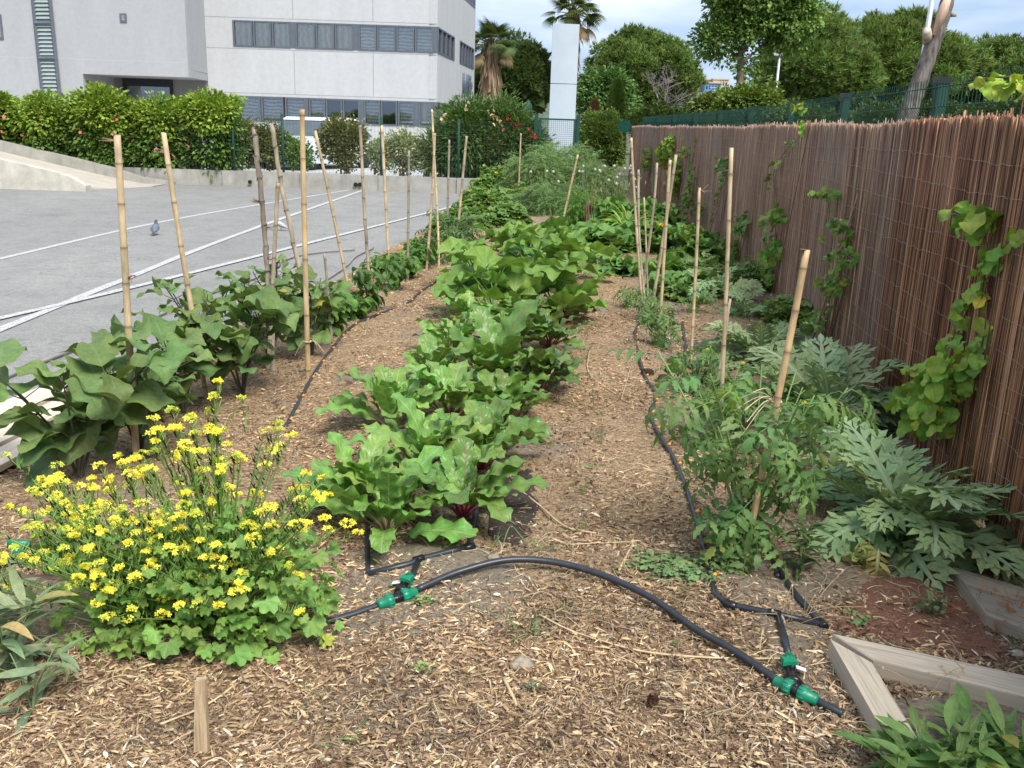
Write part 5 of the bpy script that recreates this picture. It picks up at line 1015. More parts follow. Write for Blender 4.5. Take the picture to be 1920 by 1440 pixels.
# ---- aubergines
def bushy(name, label, cat, group, x, y, h, sp, nst, nl, tpls, col, seed, lmat, sc, scol=(.09, .12, .06), pet=.05, r0=.008, t0=.25, el=(-.6, .5), lean=(0, 0), nside=2, extra=None):
    rng = np.random.default_rng(seed); z = float(gh(x, y)); r = thing(name, label, cat, (x, y, z), group); st = Acc(); pos = []; azs = []; els = []; tips = []
    for k in range(nst):
        an = k*2.399+rng.random(); d = np.array((math.cos(an), math.sin(an), 0))*sp*(.35+.65*rng.random()) if nst > 1 else np.zeros(3); hh = h*(.7+.35*rng.random())
        P_ = smoothpts([(x, y, z-.02), np.array((x, y, z))+d*.25+(lean[0]*.2, lean[1]*.2, hh*.4), np.array((x, y, z))+d*.7+(lean[0]*.6, lean[1]*.6, hh*.78), np.array((x, y, z))+d+(lean[0], lean[1], hh)], 5)
        tube(st, P_, np.linspace(r0, r0*.35, len(P_)), 6, jit(scol, 1, rng, .2)[0]); tips.append(P_[-1])
        for q in range(nl):
            t_ = t0+(1-t0)*(q+rng.random()*.6)/nl; i = min(int(t_*(len(P_)-1)), len(P_)-2); f = t_*(len(P_)-1)-i; b_ = P_[i]*(1-f)+P_[i+1]*f
            for u in range(nside):
                a_ = q*2.4+u*pi*.9+rng.normal()*.4; hd = head(np.array(a_), np.array(.5)); e_ = b_+hd*pet*(.6+.8*rng.random()); tube(st, [b_, e_], (r0*.35, r0*.22), 4, scol, False); pos.append(e_); azs.append(a_); els.append(el[0]+(el[1]-el[0])*rng.random())
    n = len(pos); a = Acc(); scatter_leaves(a, tpls, np.array(pos), np.array(azs), np.array(els), rng.normal(size=n)*.3, sc[0]+(sc[1]-sc[0])*rng.random(n), jit(col, n, rng, .22)); part('leaves', a, lmat, r); part('stems', st, STEM, r)
    return r, np.array(tips), rng, np.array(pos)
rng = np.random.default_rng(300); et = [blade(.24, .085, pr_egg, 14, 3, .05, rng, d, .2, .022, 1.4) for d in (.5, .9, 1.2, .7, .3)]
def blossom(r, rng, pts, col, s=.022, name='flower'):
    for q in pts: f = Acc(); V, Q, T, U = palm(s, 5, .5, .03, rng, .5, .5, 3.0, 2, 4); f.inst((V, Q, T, U), rotm([rng.random()*6], [-.8*rng.random()], [0]), np.array([q]), jit(col, 1, rng)); part(name, f, PET, r)
eg = [((150, 905), .50, .33, 5, 1.05, 'nearest aubergine with very large leaves at the left edge'), ((262, 850), .42, .26, 4, .95, 'aubergine behind the yellow flowers beside the thickest cane'), ((345, 775), .48, .28, 5, .9, 'aubergine with a hanging fruit stalk in the middle of the group'), ((455, 745), .50, .28, 5, .95, 'aubergine with a big flat leaf left of the tall yellow cane'),
      ((385, 690), .48, .26, 4, .8, 'aubergine at the car park side behind the leaning cane'), ((505, 690), .46, .24, 4, .8, 'aubergine around the foot of the rough grey cane'), ((585, 668), .42, .22, 4, .8, 'last aubergine of the row touching the tall yellow cane'), ((520, 610), .42, .2, 3, .6, 'small far aubergine with dark purple buds')]
for k, (q, h, sp, ns, s, lb) in enumerate(eg):
    x, y = G(*q); r, tips, rg, pos = bushy('aubergine_plant', lb, 'aubergine', 'aubergines in the left bed', x, y, h*1.22, sp*1.22, ns+1, 4, et, (.115, .19, .065), 310+k, EGG, (.5*s, 1.2*s), (.08, .085, .06), .06, .008, .22, (-.45, .75))
    blossom(r, rg, pos[rg.choice(len(pos), 3)]+(0, -.02, .01), (.30, .2, .5), .02)
# ---- peppers
pt = [blade(.10, .028, pr_ov, 6, 2, 0, rng, d, .25, 0) for d in (.6, 1.2, .9)]
pp = [((622, 632), .26, .16, 7, (.09, .2, .04), 'bushy pepper plant with bright small leaves beside the knee high stick'), ((660, 600), .2, .14, 5, (.1, .22, .045), 'low pepper plant at the foot of the slim leaning cane'), ((697, 588), .42, .20, 6, (.07, .155, .04), 'tall pepper plant with drooping dark leaves tied to a cane'), ((742, 545), .32, .16, 5, (.08, .17, .04), 'pepper plant just behind the tall one'), ((765, 525), .22, .15, 5, (.1, .22, .05), 'small pepper plant by the upright grey cane')]
for k, (q, h, sp, ns, cl, lb) in enumerate(pp): x, y = G(*q); bushy('pepper_plant', lb, 'pepper', 'peppers in the left bed', x, y, h*1.15, sp*1.15, ns+2, 8, pt, cl, 330+k, LEAF, (.7, 1.2), (.10, .2, .06), .025, .005, .15, (-.9, .3))
for k, (q, h, sp, ns, cl, lb) in enumerate((((790, 508), .3, .16, 5, (.085, .19, .045), 'pepper plant between the upright grey cane and the far tomatoes'), ((600, 605), .26, .15, 6, (.10, .21, .05), 'pepper plant pressed against the last aubergine'), ((640, 585), .22, .15, 5, (.11, .22, .06), 'pale low pepper plant on the car park side of the bushy one'), ((720, 520), .2, .16, 5, (.12, .23, .06), 'light green pepper plant behind the tall one at the car park edge'))): x, y = G(*q); bushy('pepper_plant', lb, 'pepper', 'peppers in the left bed', x, y, h, sp, ns+2, 8, pt, cl, 340+k, LEAF, (.7, 1.2), (.10, .2, .06), .025, .005, .15, (-.9, .3))
# ---- tomatoes
tt = [tom_leaf(.22, rng, d) for d in (.6, 1.0, 1.4, .8)]; TC = (.11, .21, .07)
def tomato(q, h, sp, ns, nl, s, seed, lb, group='tomatoes in the right bed', col=TC, sc=(.6, 1.1), Y=None):
    x, y = G(*q); r, tips, rg, pos = bushy('tomato_plant', lb, 'tomato', group, x, y, h, sp, ns, nl, tt, col, seed, LEAF, (sc[0]*s, sc[1]*s), (.16, .27, .08), .03, .007, .12, (-.5, .5)); blossom(r, rg, pos[rg.choice(len(pos), 4)]+(0, 0, .02), (.75, .6, .04), .012); return r
tomato((1395, 1062), .78, .46, 10, 7, .85, 350, 'big sprawling tomato plant tied to the thickest cane in the foreground')
tomato((1345, 835), .46, .2, 5, 7, .85, 351, 'leggy tomato plant at the long two toned cane'); tomato((1297, 735), .3, .15, 4, 6, .7, 352, 'small tomato plant at the lone straight cane')
tomato((1238, 655), .32, .14, 4, 6, .65, 353, 'young tomato tied with string to the crossed yellow cane'); tomato((1215, 605), .28, .14, 4, 6, .6, 354, 'young tomato at the foot of the cane cluster'); tomato((1180, 575), .2, .13, 4, 5, .55, 355, 'low tomato sprawling left of the cane cluster')
tomato((1300, 590), .2, .12, 3, 5, .6, 356, 'tiny tomato seedling between the right drip lines')
tomato((845, 478), .55, .18, 5, 8, .85, 357, 'far tomato plant climbing the brown cane of the left row', 'far tomatoes', (.075, .14, .05)); tomato((815, 500), .42, .16, 5, 7, .8, 358, 'far tomato plant at the yellow cane of the left row', 'far tomatoes', (.07, .13, .045))
tomato((880, 455), .4, .16, 5, 7, .8, 359, 'far tomato plant behind the last cane of the left row', 'far tomatoes', (.075, .14, .05))
# string ties
a = Acc(); rngs = np.random.default_rng(5)
def raffia(c, Yc, label, n=6, s=.08):
    c = D(*c, Yc); a = Acc()
    for k in range(n): d = rngs.normal(size=3)*np.array((1, .4, .6)); d /= np.linalg.norm(d); tube(a, smoothpts([c+(rngs.random(3)-.5)*.02, c+d*s*.5+(0, -.02, .02), c+d*s*1.1+(0, -.02, -.03)], 4), .0022, 4, (.55, .43, .27), False)
    an = np.linspace(0, 6.28, 12); tube(a, np.stack([c[0]+.025*np.cos(an), c[1]+.025*np.sin(an), c[2]+0*an], -1), .004, 5, (.55, .43, .27)); solo('raffia_tie', a, TWIG, label, 'tie', 'raffia ties', c)
raffia((1452, 752), 3.26, 'pale raffia tie high on the thickest foreground cane', 7, .13); raffia((1425, 850), 3.24, 'pale raffia knot at the middle of the thickest foreground cane', 5, .06); raffia((1235, 620), 7.2, 'pale string loop low on the crossed yellow cane', 4, .08); raffia((577, 640), 5.7, 'thin pale string low on the tall yellow cane', 3, .1)
# ---- artichokes
rng = np.random.default_rng(400); at = [art_leaf(.52, .19, rng, d) for d in (.9, 1.3, 1.6, .6)]; AC = (.25, .35, .185)
def artichoke(q, n, s, seed, lb, Y=None, el=(.2, 1.3)):
    x, y = G(*q); return rosette('artichoke_plant', lb, 'artichoke', 'artichokes along the reed screen', x, y, n, at, (.05*s, .12*s), el, AC, (.3, .38, .22), seed, ART, (.65*s, 1.05*s), .009, pd=.15)
artichoke((1700, 1010), 32, 1.0, 410, 'nearest artichoke, big jagged silvery leaves by the red soil'); artichoke((1590, 905), 12, .62, 415, 'small artichoke between the nearest artichoke and the big tomato')
r, rg = artichoke((1545, 800), 32, 1.08, 411, 'second artichoke, spreading against the reed screen, carrying a green bud'); 
b_ = D(1513, 618, 5.6); a = Acc(); tube(a, [(b_[0]+.02, 5.35, .05), (b_[0], 5.5, b_[2]-.25), (b_[0], 5.6, b_[2]-.03)], (.012, .01, .009), 6, (.3, .38, .22)); part('bud_stalk', a, STEM, r)
a = Acc(); sc_ = blade(.045, .02, pr_ov, 4, 2, 0, rng, .9, .1)
for k in range(60): v = k/59; an = k*2.399; rr = .036*math.sin(min(1, .25+v*.9)*pi*.62)**.8*(1-v*.55); a.inst(sc_, rotm([an], [1.1+v*.4], [0]), np.array([(b_[0]+rr*.8*-math.sin(an), 5.6+rr*.8*math.cos(an), b_[2]-.035+v*.045)]), jit((.17, .26, .12), 1, rng, .15))
part('bud', a, ART, r)
artichoke((1425, 680), 26, .95, 412, 'third artichoke, finely cut grey leaves behind the grey split cane'); artichoke((1345, 560), 16, .8, 413, 'fourth artichoke, low and wide near the first dark climber'); artichoke((1400, 590), 16, .7, 414, 'fifth artichoke right of the fourth, nearly touching the screen')
# withered leaves
for k, (q, lb, c_) in enumerate((((1630, 1062), 'curled yellowing leaf lying on the red soil left of the nearest artichoke', (.34, .38, .13)), ((1760, 1068), 'curled yellowing leaf hanging at the foot of the nearest artichoke', (.36, .36, .13)))):
    x, y = G(*q); z = float(gh(x, y)); a = Acc(); rg = np.random.default_rng(430+k); tps = [art_leaf(.2, .07, rg, 2.2, 0), art_leaf(.16, .06, rg, 2.6, 0)]; n = 4; scatter_leaves(a, tps, np.array([(x+.03*rg.normal(), y+.03*rg.normal(), z+.10) for _ in range(n)]), 2.6+rg.random(n)*1.4, -.2+rg.normal(size=n)*.3, rg.normal(size=n)*.6, np.full(n, .8), jit(c_, n, rg, .2)); solo('withered_leaf', a, ART, lb, 'leaf', 'withered artichoke leaves', (x, y, z))
# ---- climbers on the screen
kt = [blade(.105, .044, pr_cord, 14, 2, 0, rng, d, .2, .008, 1.5) for d in (.5, .9, 1.2)]
def onscreen(px, py, off=-.05):
    vx, vy, vz = ray(px, py); lo_, hi_ = .5, 30.
    for _ in range(50):
        m_ = (lo_+hi_)/2
        if vx/vy*m_-(fence_x(m_)+off) > 0: hi_ = m_
        else: lo_ = m_
    return np.array((vx/vy*m_, m_, H+vz/vy*m_))
def climber(name, label, base, bushes, paths, col, seed, ls=1., dens=60, n_path=9, flower=None, group='climbers on the reed screen', mat=None, tpls=None):
    rng = np.random.default_rng(seed); b_ = onscreen(*base, -.1); b_[2] = 0; r = thing(name, label, 'climber', b_, group); st = Acc(); pos = []
    for (px, py, rx, ry, n) in bushes:
        c = onscreen(px, py, -.09); sx, sz = rx/F*c[1], ry/F*c[1]; d = rng.normal(size=(n, 3)); d /= np.linalg.norm(d, axis=1)[:, None]; rr = (.35+.65*rng.random(n))[:, None]; 
        p = c+d*rr*np.array((.13, sx*1.6, sz))-(.03, 0, 0); pos.append(p); tube(st, [(b_[0]+.04, b_[1], 0), (b_+c)/2+(.05, 0, 0), c+(.05, 0, 0)], .0035, 5, (.15, .085, .05), False)
    for pth in paths:
        p = smoothpts([onscreen(x_, y_, -.035) for x_, y_ in pth], 8); tube(st, p, np.linspace(.005, .0018, len(p)), 5, (.20, .09, .05), False); k = np.linspace(1, len(p)-1, n_path*len(pth)//3+2).astype(int); pos.append(p[k]+rng.normal(size=(len(k), 3))*.02)
    pos = np.concatenate(pos); n = len(pos); a = Acc(); az = pi/2+rng.normal(size=n)*1.1; scatter_leaves(a, tpls or kt, pos, az, -.55+rng.normal(size=n)*.35, rng.normal(size=n)*.4, ls*(.6+.5*rng.random(n)), jit(col, n, rng, .25, .2)); part('leaves', a, mat or LEAFM, r); part('stems', st, STEM, r)
    if flower is not None: blossom(r, rng, pos[rng.choice(n, flower[0])]+(-.03, 0, 0), flower[1], .014)
    return r
climber('kiwi_vine', 'nearest kiwi vine, dense light leaves low down and a long shoot arching right', (1765, 830), [(1755, 745, 72, 66, 120), (1795, 700, 45, 45, 50), (1825, 655, 30, 34, 16)], [[(1762, 740), (1775, 690), (1790, 640), (1805, 600), (1820, 570), (1840, 530), (1860, 490), (1890, 455), (1925, 425)], [(1800, 740), (1840, 650), (1850, 560), (1845, 500)]], (.22, .35, .06), 501, .88)
climber('kiwi_vine', 'loose high tuft of bright leaves on the screen above the nearest vine', (1850, 430), [(1842, 395, 26, 26, 12)], [[(1850, 470), (1845, 420), (1850, 375)]], (.17, .28, .04), 502, 1.1, n_path=3)
climber('kiwi_vine', 'bright lime shoot hanging over the fence top at the upper right', (1915, 190), [(1900, 148, 26, 10, 9), (1935, 155, 20, 12, 6)], [[(1960, 175), (1900, 145), (1835, 148)]], (.27, .40, .06), 503, .8, n_path=4)
climber('kiwi_vine', 'slim kiwi vine with heart shaped leaves, its shoot arching over the fence top', (1440, 565), [(1435, 520, 42, 36, 85), (1450, 465, 28, 26, 28), (1460, 405, 18, 26, 20), (1515, 200, 14, 12, 7)], [[(1440, 540), (1452, 450), (1457, 380), (1450, 330), (1468, 290), (1500, 255), (1515, 205)]], (.17, .30, .06), 504, 1.0, n_path=7)
climber('dark_climber', 'bushy dark green climber left of the slim kiwi vine', (1375, 520), [(1370, 470, 36, 36, 80), (1395, 420, 20, 26, 30), (1345, 450, 25, 20, 30)], [[(1375, 500), (1395, 430), (1400, 395)]], (.14, .245, .06), 505, .9)
climber('jasmine', 'jasmine with small white flowers trained on a thin slanting cane', (1545, 590), [(1560, 360, 24, 12, 22), (1580, 430, 20, 28, 26), (1585, 480, 20, 26, 30), (1575, 530, 22, 24, 30), (1535, 600, 40, 20, 40)], [[(1545, 590), (1570, 520), (1590, 440), (1560, 350)]], (.16, .28, .06), 506, .62, n_path=12, flower=(16, (.75, .7, .62)))
climber('jasmine', 'far jasmine with few flowers on the screen behind the two toned cane', (1345, 400), [(1358, 305, 14, 16, 26), (1362, 335, 8, 22, 18), (1320, 440, 30, 20, 60), (1345, 470, 30, 16, 50)], [[(1330, 420), (1350, 360), (1365, 300)]], (.14, .24, .07), 507, .7, n_path=12, flower=(12, (.75, .7, .62)))
climber('grape_vine', 'bright yellow green grape vine climbing to the top of the far screen', (1265, 400), [(1245, 290, 26, 26, 120), (1268, 330, 22, 44, 200), (1258, 270, 20, 18, 60), (1215, 300, 14, 26, 60), (1285, 285, 10, 10, 16)], [[(1262, 400), (1265, 330), (1280, 260)]], (.20, .31, .045), 508, .9, tpls=[palm(.07, 5, .25, .06, rng, .2, .5, 2.5, 2, 4)], n_path=9)
climber('dark_climber', 'green climber between the grape vine and the straight lone cane', (1300, 420), [(1292, 370, 16, 40, 80), (1300, 330, 10, 30, 26), (1315, 390, 22, 18, 30)], [[(1300, 420), (1300, 300), (1305, 255)]], (.14, .25, .06), 509, .8)
climber('grape_vine', 'small bright vine at the very end of the screen', (1180, 340), [(1168, 290, 14, 30, 70), (1155, 310, 16, 16, 50)], [], (.16, .26, .05), 510, .9, tpls=[palm(.07, 5, .25, .06, rng, .2, .5, 2.5, 2, 4)])
for k, (p0, p1, lb) in enumerate((((1609, 362), (1535, 600), 'thin slanting cane carrying the jasmine'), ((1366, 330), (1335, 420), 'far thin slanting stick carrying the far jasmine'))):
    A, B = onscreen(*p0, -.05), onscreen(*p1, -.12); a = Acc(); tube(a, [B-(A-B)*.3, B, (A+B)/2, A], (.008, .007, .006, .005), 7, (.42, .28, .16)); solo('slanting_cane', a, CANE, lb, 'cane', 'slanting canes on the screen', B)
# ---- mustard
def mustard(q, h, sp, nst, nbas, seed, lb, leanx=0, frng=(.35, 1.), bend_=1.):
    rng = np.random.default_rng(seed); x, y = G(*q); z = float(gh(x, y)); r = thing('mustard_plant', lb, 'flowering plant', (x, y, z), 'yellow flowering mustard'); st = Acc(); fl = Acc(); pods = Acc()
    pet = []; 
    for k in range(4): pet.append(place((np.array([(0, 0, 0), (.0022, .004, .001), (0, .0065, 0), (-.0022, .004, .001)])*1.5, np.array([(0, 1, 2, 3)]), None, np.full((4, 2), .3)), 0, 0, k*pi/2))
    flo = merge(pet); pod = (np.array([(-.001, 0, 0), (.001, 0, 0), (.0008, .016, .004), (0, .03, .012), (0, .01, -.0015)]), np.array([(0, 1, 2, 3)]), np.array([(0, 3, 4), (4, 3, 1)]), np.full((5, 2), .3))
    lp = []; la = []; le = []
    for k in range(nst):
        an = rng.random()*6.28; rr = sp*(rng.random()**.6); dx, dy = rr*math.cos(an)+leanx*rng.random()**1.5, rr*math.sin(an)*.8; hh = h*(1-.5*(rr/sp)**2)*(frng[0]+(frng[1]-frng[0])*rng.random()); hh = max(hh, .1)
        P_ = smoothpts([(x+dx*.1, y+dy*.1, z), (x+dx*.4, y+dy*.4, z+hh*.5), (x+dx*.8, y+dy*.8, z+hh*.85), (x+dx, y+dy, z+hh)], 5); tube(st, P_, np.linspace(.004, .0013, len(P_)), 4, jit((.14, .25, .05), 1, rng, .25)[0], False)
        for q_ in range(5): t_ = rng.random()*.6; i = int(t_*(len(P_)-1)); lp.append(P_[i]); la.append(rng.random()*6.28); le.append(rng.normal()*.4)
        ends = [P_[-1]]
        if rng.random() < .55: i = len(P_)*2//3; e = P_[i]+rng.normal(size=3)*(.04, .04, .01)+(0, 0, hh*.2); tube(st, [P_[i], (P_[i]+e)/2+(0, 0, -.005), e], .0012, 4, (.15, .26, .06), False); ends.append(e)
        for e in ends:
            n = int(9+rng.random()*16); R_ = .010+.011*rng.random(); o = rng.normal(size=(n, 3)); o /= np.linalg.norm(o, axis=1)[:, None]; o[:, 2] = abs(o[:, 2])*.8-.15; a_ = np.arctan2(-o[:, 0], o[:, 1])
            fl.inst(flo, rotm(a_, rng.normal(size=n)*.5, rng.normal(size=n)*.7)*(.65+.45*rng.random(n))[:, None, None], e+o*R_*np.array((1, 1, .8)), jit((.80, .77, .11) if rng.random() > .25 else (.55, .62, .10), n, rng, .14, .08))
            m_ = 12; t_ = rng.random(m_)*.12; idx = np.array([e-(P_[-1]-P_[-4])/max(np.linalg.norm(P_[-1]-P_[-4]), 1e-6)*tt_ for tt_ in t_+.02]); pods.inst(pod, rotm(rng.random(m_)*6.28, .5+rng.random(m_)*.5, 0), idx, jit((.2, .32, .08), m_, rng))
    tp = [palm(.045, 5, .22, .10, rng, .15, .6, 2.1, 3, 5) for _ in range(3)]; lf = Acc(); n = nbas; an = rng.random(n)*6.28; rr = sp*.8*rng.random(n)**.55; zz = z+.03+(h*.55)*rng.random(n)*(1-.6*(rr/sp)**1.5)
    pos = np.stack([x+rr*np.cos(an)+leanx*.12, y+rr*np.sin(an)*.7, zz], -1); scatter_leaves(lf, tp, pos, an-pi/2+rng.normal(size=n)*.9, -.35+rng.normal(size=n)*.5, rng.normal(size=n)*.5, .45+.9*rng.random(n)**1.5*np.clip(1.2-(zz-z)/(h*.6), .3, 1), jit((.19, .34, .09), n, rng, .25))
    scatter_leaves(lf, tp, np.array(lp), np.array(la), np.array(le), rng.normal(size=len(lp))*.3, .25+.4*rng.random(len(lp)), jit((.18, .33, .08), len(lp), rng, .2)); part('leaves', lf, LEAF, r); part('stems', st, STEM, r); part('flowers', fl, PET, r); part('seed_pods', pods, STEM, r)
mustard((425, 1180), .80, .46, 130, 520, 601, 'big mustard clump covered in yellow flowers in the left foreground', 0.0)
mustard((300, 1185), .62, .36, 62, 150, 602, 'left half of the flowering mustard, stems leaning to the picture edge', -.42)
mustard((150, 1075), .42, .22, 22, 20, 603, 'sparse mustard stems with yellow heads at the left edge', -.12)
# ---- lance leaved weeds and small ones
lt = [blade(.17, .016, pr_lan, 7, 2, 0, rng, d, .25) for d in (.5, .9, .2)]; GC = (.19, .25, .15)
for k, (q, n, s, lb) in enumerate((((15, 1270), 34, 1.1, 'grey green weed with narrow leaves at the lower left edge'), ((60, 1330), 14, .9, 'smaller narrow leaved weed at the very lower left'), ((-40, 1200), 24, 1.1, 'narrow leaved weed half outside the left edge'))):
    x, y = G(*q); bushy('narrow_leaved_weed', lb, 'weed', 'narrow leaved weeds on the left', x, y, .2*s, .12, 4, n//4, lt, GC, 620+k, LEAFM, (.6*s, 1.1*s), (.2, .28, .13), .01, .004, .0, (-.1, .9))
l2 = [blade(.14, .0165, pr_lan, 7, 2, .05, rng, d, .25) for d in (.5, .9, .2)]
for k, (q, h, lb) in enumerate((((1735, 1500), .14, 'glossy weed with lance leaves overlapping the timber at the bottom'), ((1800, 1485), .15, 'lance leaved weed right of the timber at the bottom edge'), ((1885, 1480), .14, 'lance leaved weed in the lower right corner'), ((1840, 1440), .09, 'smaller lance leaved weed standing behind the corner ones'), ((1690, 1480), .1, 'low lance leaved weed at the foot of the near timber'))):
    x, y = G(*q); bushy('lance_leaved_weed', lb, 'weed', 'lance leaved weeds at the lower right', x, y, h, .09, 4, 5, l2, (.12, .225, .07), 630+k, m_ if 0 else LEAF, (.55, 1.05), (.2, .3, .12), .008, .004, .1, (.1, 1.0))
x, y = G(1500, 1085); bushy('lance_leaved_weed', 'dark lance leaved weed right of the foot of the thickest cane', 'weed', None, x, y, .2, .05, 4, 8, lt, (.07, .12, .045), 640, LEAF, (.35, .6), (.1, .17, .06), .005, .003, .0, (-.2, .7))
# ---- low crops further back
ct = [palm(.055, 5, .22, .05, rng, .2, .5, 2.4, 2, 4) for _ in range(3)]
def lowcrop(name, label, cat, px, py, w_, h, n, seed, col, ls, group, Y=None, tp=None, fl=None, mat=None, dp=.8):
    rng = np.random.default_rng(seed); x, y = G(px, py); s = w_/2/F*y; z = 0.; r = thing(name, label, cat, (x, y, z), group); d = rng.normal(size=(n, 3)); d /= np.linalg.norm(d, axis=1)[:, None]; d[:, 2] = abs(d[:, 2]); rr = (.4+.6*rng.random(n)**.5)[:, None]
    lump = (.75+.5*vn(d[:, 0]*2+seed, d[:, 1]*2, 1.5))[:, None]; pos = np.array((x, y, .02))+d*rr*lump*np.array((s, s*dp, h)); a = Acc(); az = np.arctan2(-d[:, 0], d[:, 1])+rng.normal(size=n)*.8
    scatter_leaves(a, tp or ct, pos, az, -.1+rng.normal(size=n)*.4, rng.normal(size=n)*.4, ls*(.7+.6*rng.random(n)), jit(col, n, rng, .25)); part('leaves', a, mat or LEAF, r); st = Acc()
    for k in range(min(60, n//8)): tube(st, [(x+(pos[k, 0]-x)*.3, y+(pos[k, 1]-y)*.3, 0), (pos[k]+np.array((x, y, 0)))/2+(0, 0, .05), pos[k]], .005, 4, (.17, .27, .1), False)
    part('stems', st, STEM, r)
    if fl: blossom(r, rng, pos[rng.choice(n, fl, replace=False)]+(0, -.06, .05), (.8, .5, .03), .045)
    return r
g_ = 'low leafy crops of the far left bed'
for k, (px, py, w_, h, cl, lb) in enumerate(((795, 480, 70, .18, (.13, .24, .07), 'creeping leaves at the car park edge by the grey cane'), (755, 505, 60, .16, (.13, .24, .07), 'small creeping patch beside the nearer hose end'), (830, 440, 60, .25, (.13, .24, .07), 'creeping leafy patch under the brown cane'))): lowcrop('melon_plant', lb, 'crop plant', px, py, w_, h, 260, 750+k, cl, 1.1, g_)
for k, (px, py, w_, h, n, cl, lb) in enumerate(((1320, 530, 90, .28, 320, (.16, .25, .09), 'leafy undergrowth between the pumpkin leaves and the fourth artichoke'), (1400, 545, 90, .3, 320, (.15, .24, .08), 'leafy undergrowth at the foot of the dark climber'), (1480, 620, 100, .3, 320, (.15, .25, .07), 'leafy undergrowth at the foot of the slim kiwi vine'), (1275, 560, 80, .16, 200, (.14, .22, .08), 'sparse low leaves around the far drip line'))): lowcrop('low_undergrowth', lb, 'weed', px, py, w_, h, n, 760+k, cl, .8, 'undergrowth along the reed screen')
for k, (px, py, w_, h, cl, lb) in enumerate(((880, 425, 110, .30, (.11, .20, .055), 'low leafy patch by the far tomatoes at the car park edge'), (945, 425, 110, .36, (.10, .19, .05), 'low leafy patch behind the left side of the courgettes'), (905, 395, 105, .38, (.12, .215, .06), 'light green low patch spilling towards the car park'), (965, 392, 100, .42, (.11, .20, .055), 'light green low patch in the middle of the far left bed'),
    (925, 368, 90, .62, (.12, .22, .05), 'raised mound of light leaves with yellow flowers before the oleander'), (960, 358, 80, .6, (.11, .2, .05), 'leafy mound left of the feathery mass'), (850, 445, 60, .2, (.11, .2, .06), 'flat spreading leaves at the far tomato row'))): lowcrop('cucumber_plant', lb, 'crop plant', px, py, w_, h, 750, 650+k, tuple(1.15*v for v in cl), 1.3, g_, fl=5 if k == 4 else None)
zt2 = [palm(.14, 5, .16, .03, rng, c_, d, 2.7, 3, 5) for c_, d in ((.3, .5), (.2, .9), (.35, .3))]
g_ = 'pumpkin plants by the far screen'
for k, (px, py, w_, h, n, lb) in enumerate(((1130, 470, 100, .32, 70, 'pumpkin leaves at the far left of the patch beside the path'), (1190, 468, 110, .36, 80, 'pumpkin leaves in the front middle of the patch'), (1265, 475, 120, .38, 90, 'pumpkin leaves in front of the grape vine'), (1150, 430, 120, .45, 90, 'pumpkin leaves behind the front ones, below the corn'), (1225, 435, 120, .42, 90, 'pumpkin leaves against the far screen'), (1160, 512, 90, .12, 26, 'flat trailing pumpkin leaves on the path edge'), (1290, 555, 130, .22, 40, 'pale broad pumpkin leaves behind the crossed canes'), (1250, 520, 110, .2, 40, 'pumpkin leaves between the cane cluster and the screen'), (1310, 500, 90, .3, 50, 'dense leaves right of the cane cluster under the far jasmine'))):
    lowcrop('pumpkin_plant', lb, 'crop plant', px, py, w_, h, n, 670+k, (.11, .225, .06), 1.0, g_, tp=zt2, mat=ZUC, fl=2 if k in (2, 1) else None)
ft = [feather(.34, rng, 34) for _ in range(3)]
g_ = 'feathery crops before the gate'
for k, (px, py, w_, h, n, cl, lb) in enumerate(((1010, 375, 110, 1.05, 3200, (.18, .29, .12), 'left half of the tall feathery grey green mass'), (1065, 372, 120, 1.18, 3600, (.19, .30, .125), 'middle of the tall feathery mass before the gate'), (1110, 380, 90, .9, 2000, (.17, .27, .11), 'right end of the feathery mass beside the round bush'), (1035, 400, 130, .55, 1800, (.15, .25, .1), 'lower feathery front of the mass behind the courgettes'))): lowcrop('feathery_plant', lb, 'crop plant', px, py, w_, h, n, 690+k, cl, .9, g_, tp=ft, mat=TREE, dp=.9)
lowcrop('fennel_plant', 'bright soft fennel tuft beside the brown stick', 'crop plant', 1085, 425, 50, .62, 500, 697, (.11, .25, .05), .8, None, tp=ft, mat=TREE)
a = Acc(); x, y = G(1100, 440)
for k in range(6): tube(a, [(x+.03*k-.05, y+.05*rng.normal(), 0), (x+.03*k-.05+.04*rng.normal(), y, .35+.4*rng.random())], .009, 5, (.14, .08, .05))
solo('dead_stalk', a, TWIG, 'cluster of dead brown stalks right of the fennel', 'stalk', None, (x, y, 0))
lg = [blade(.5, .02, pr_lan, 8, 1, 0, rng, d, .3) for d in (1.6, 2.1, 1.2)]
x, y = G(1172, 445); rosette('maize_plant', 'tuft of long bright grass like maize leaves rising from the pumpkins', 'crop plant', None, x, y, 46, lg, (.1, .3), (.6, 1.45), (.20, .34, .07), (.2, .33, .1), 698, LEAF, (.8, 1.2), .006)
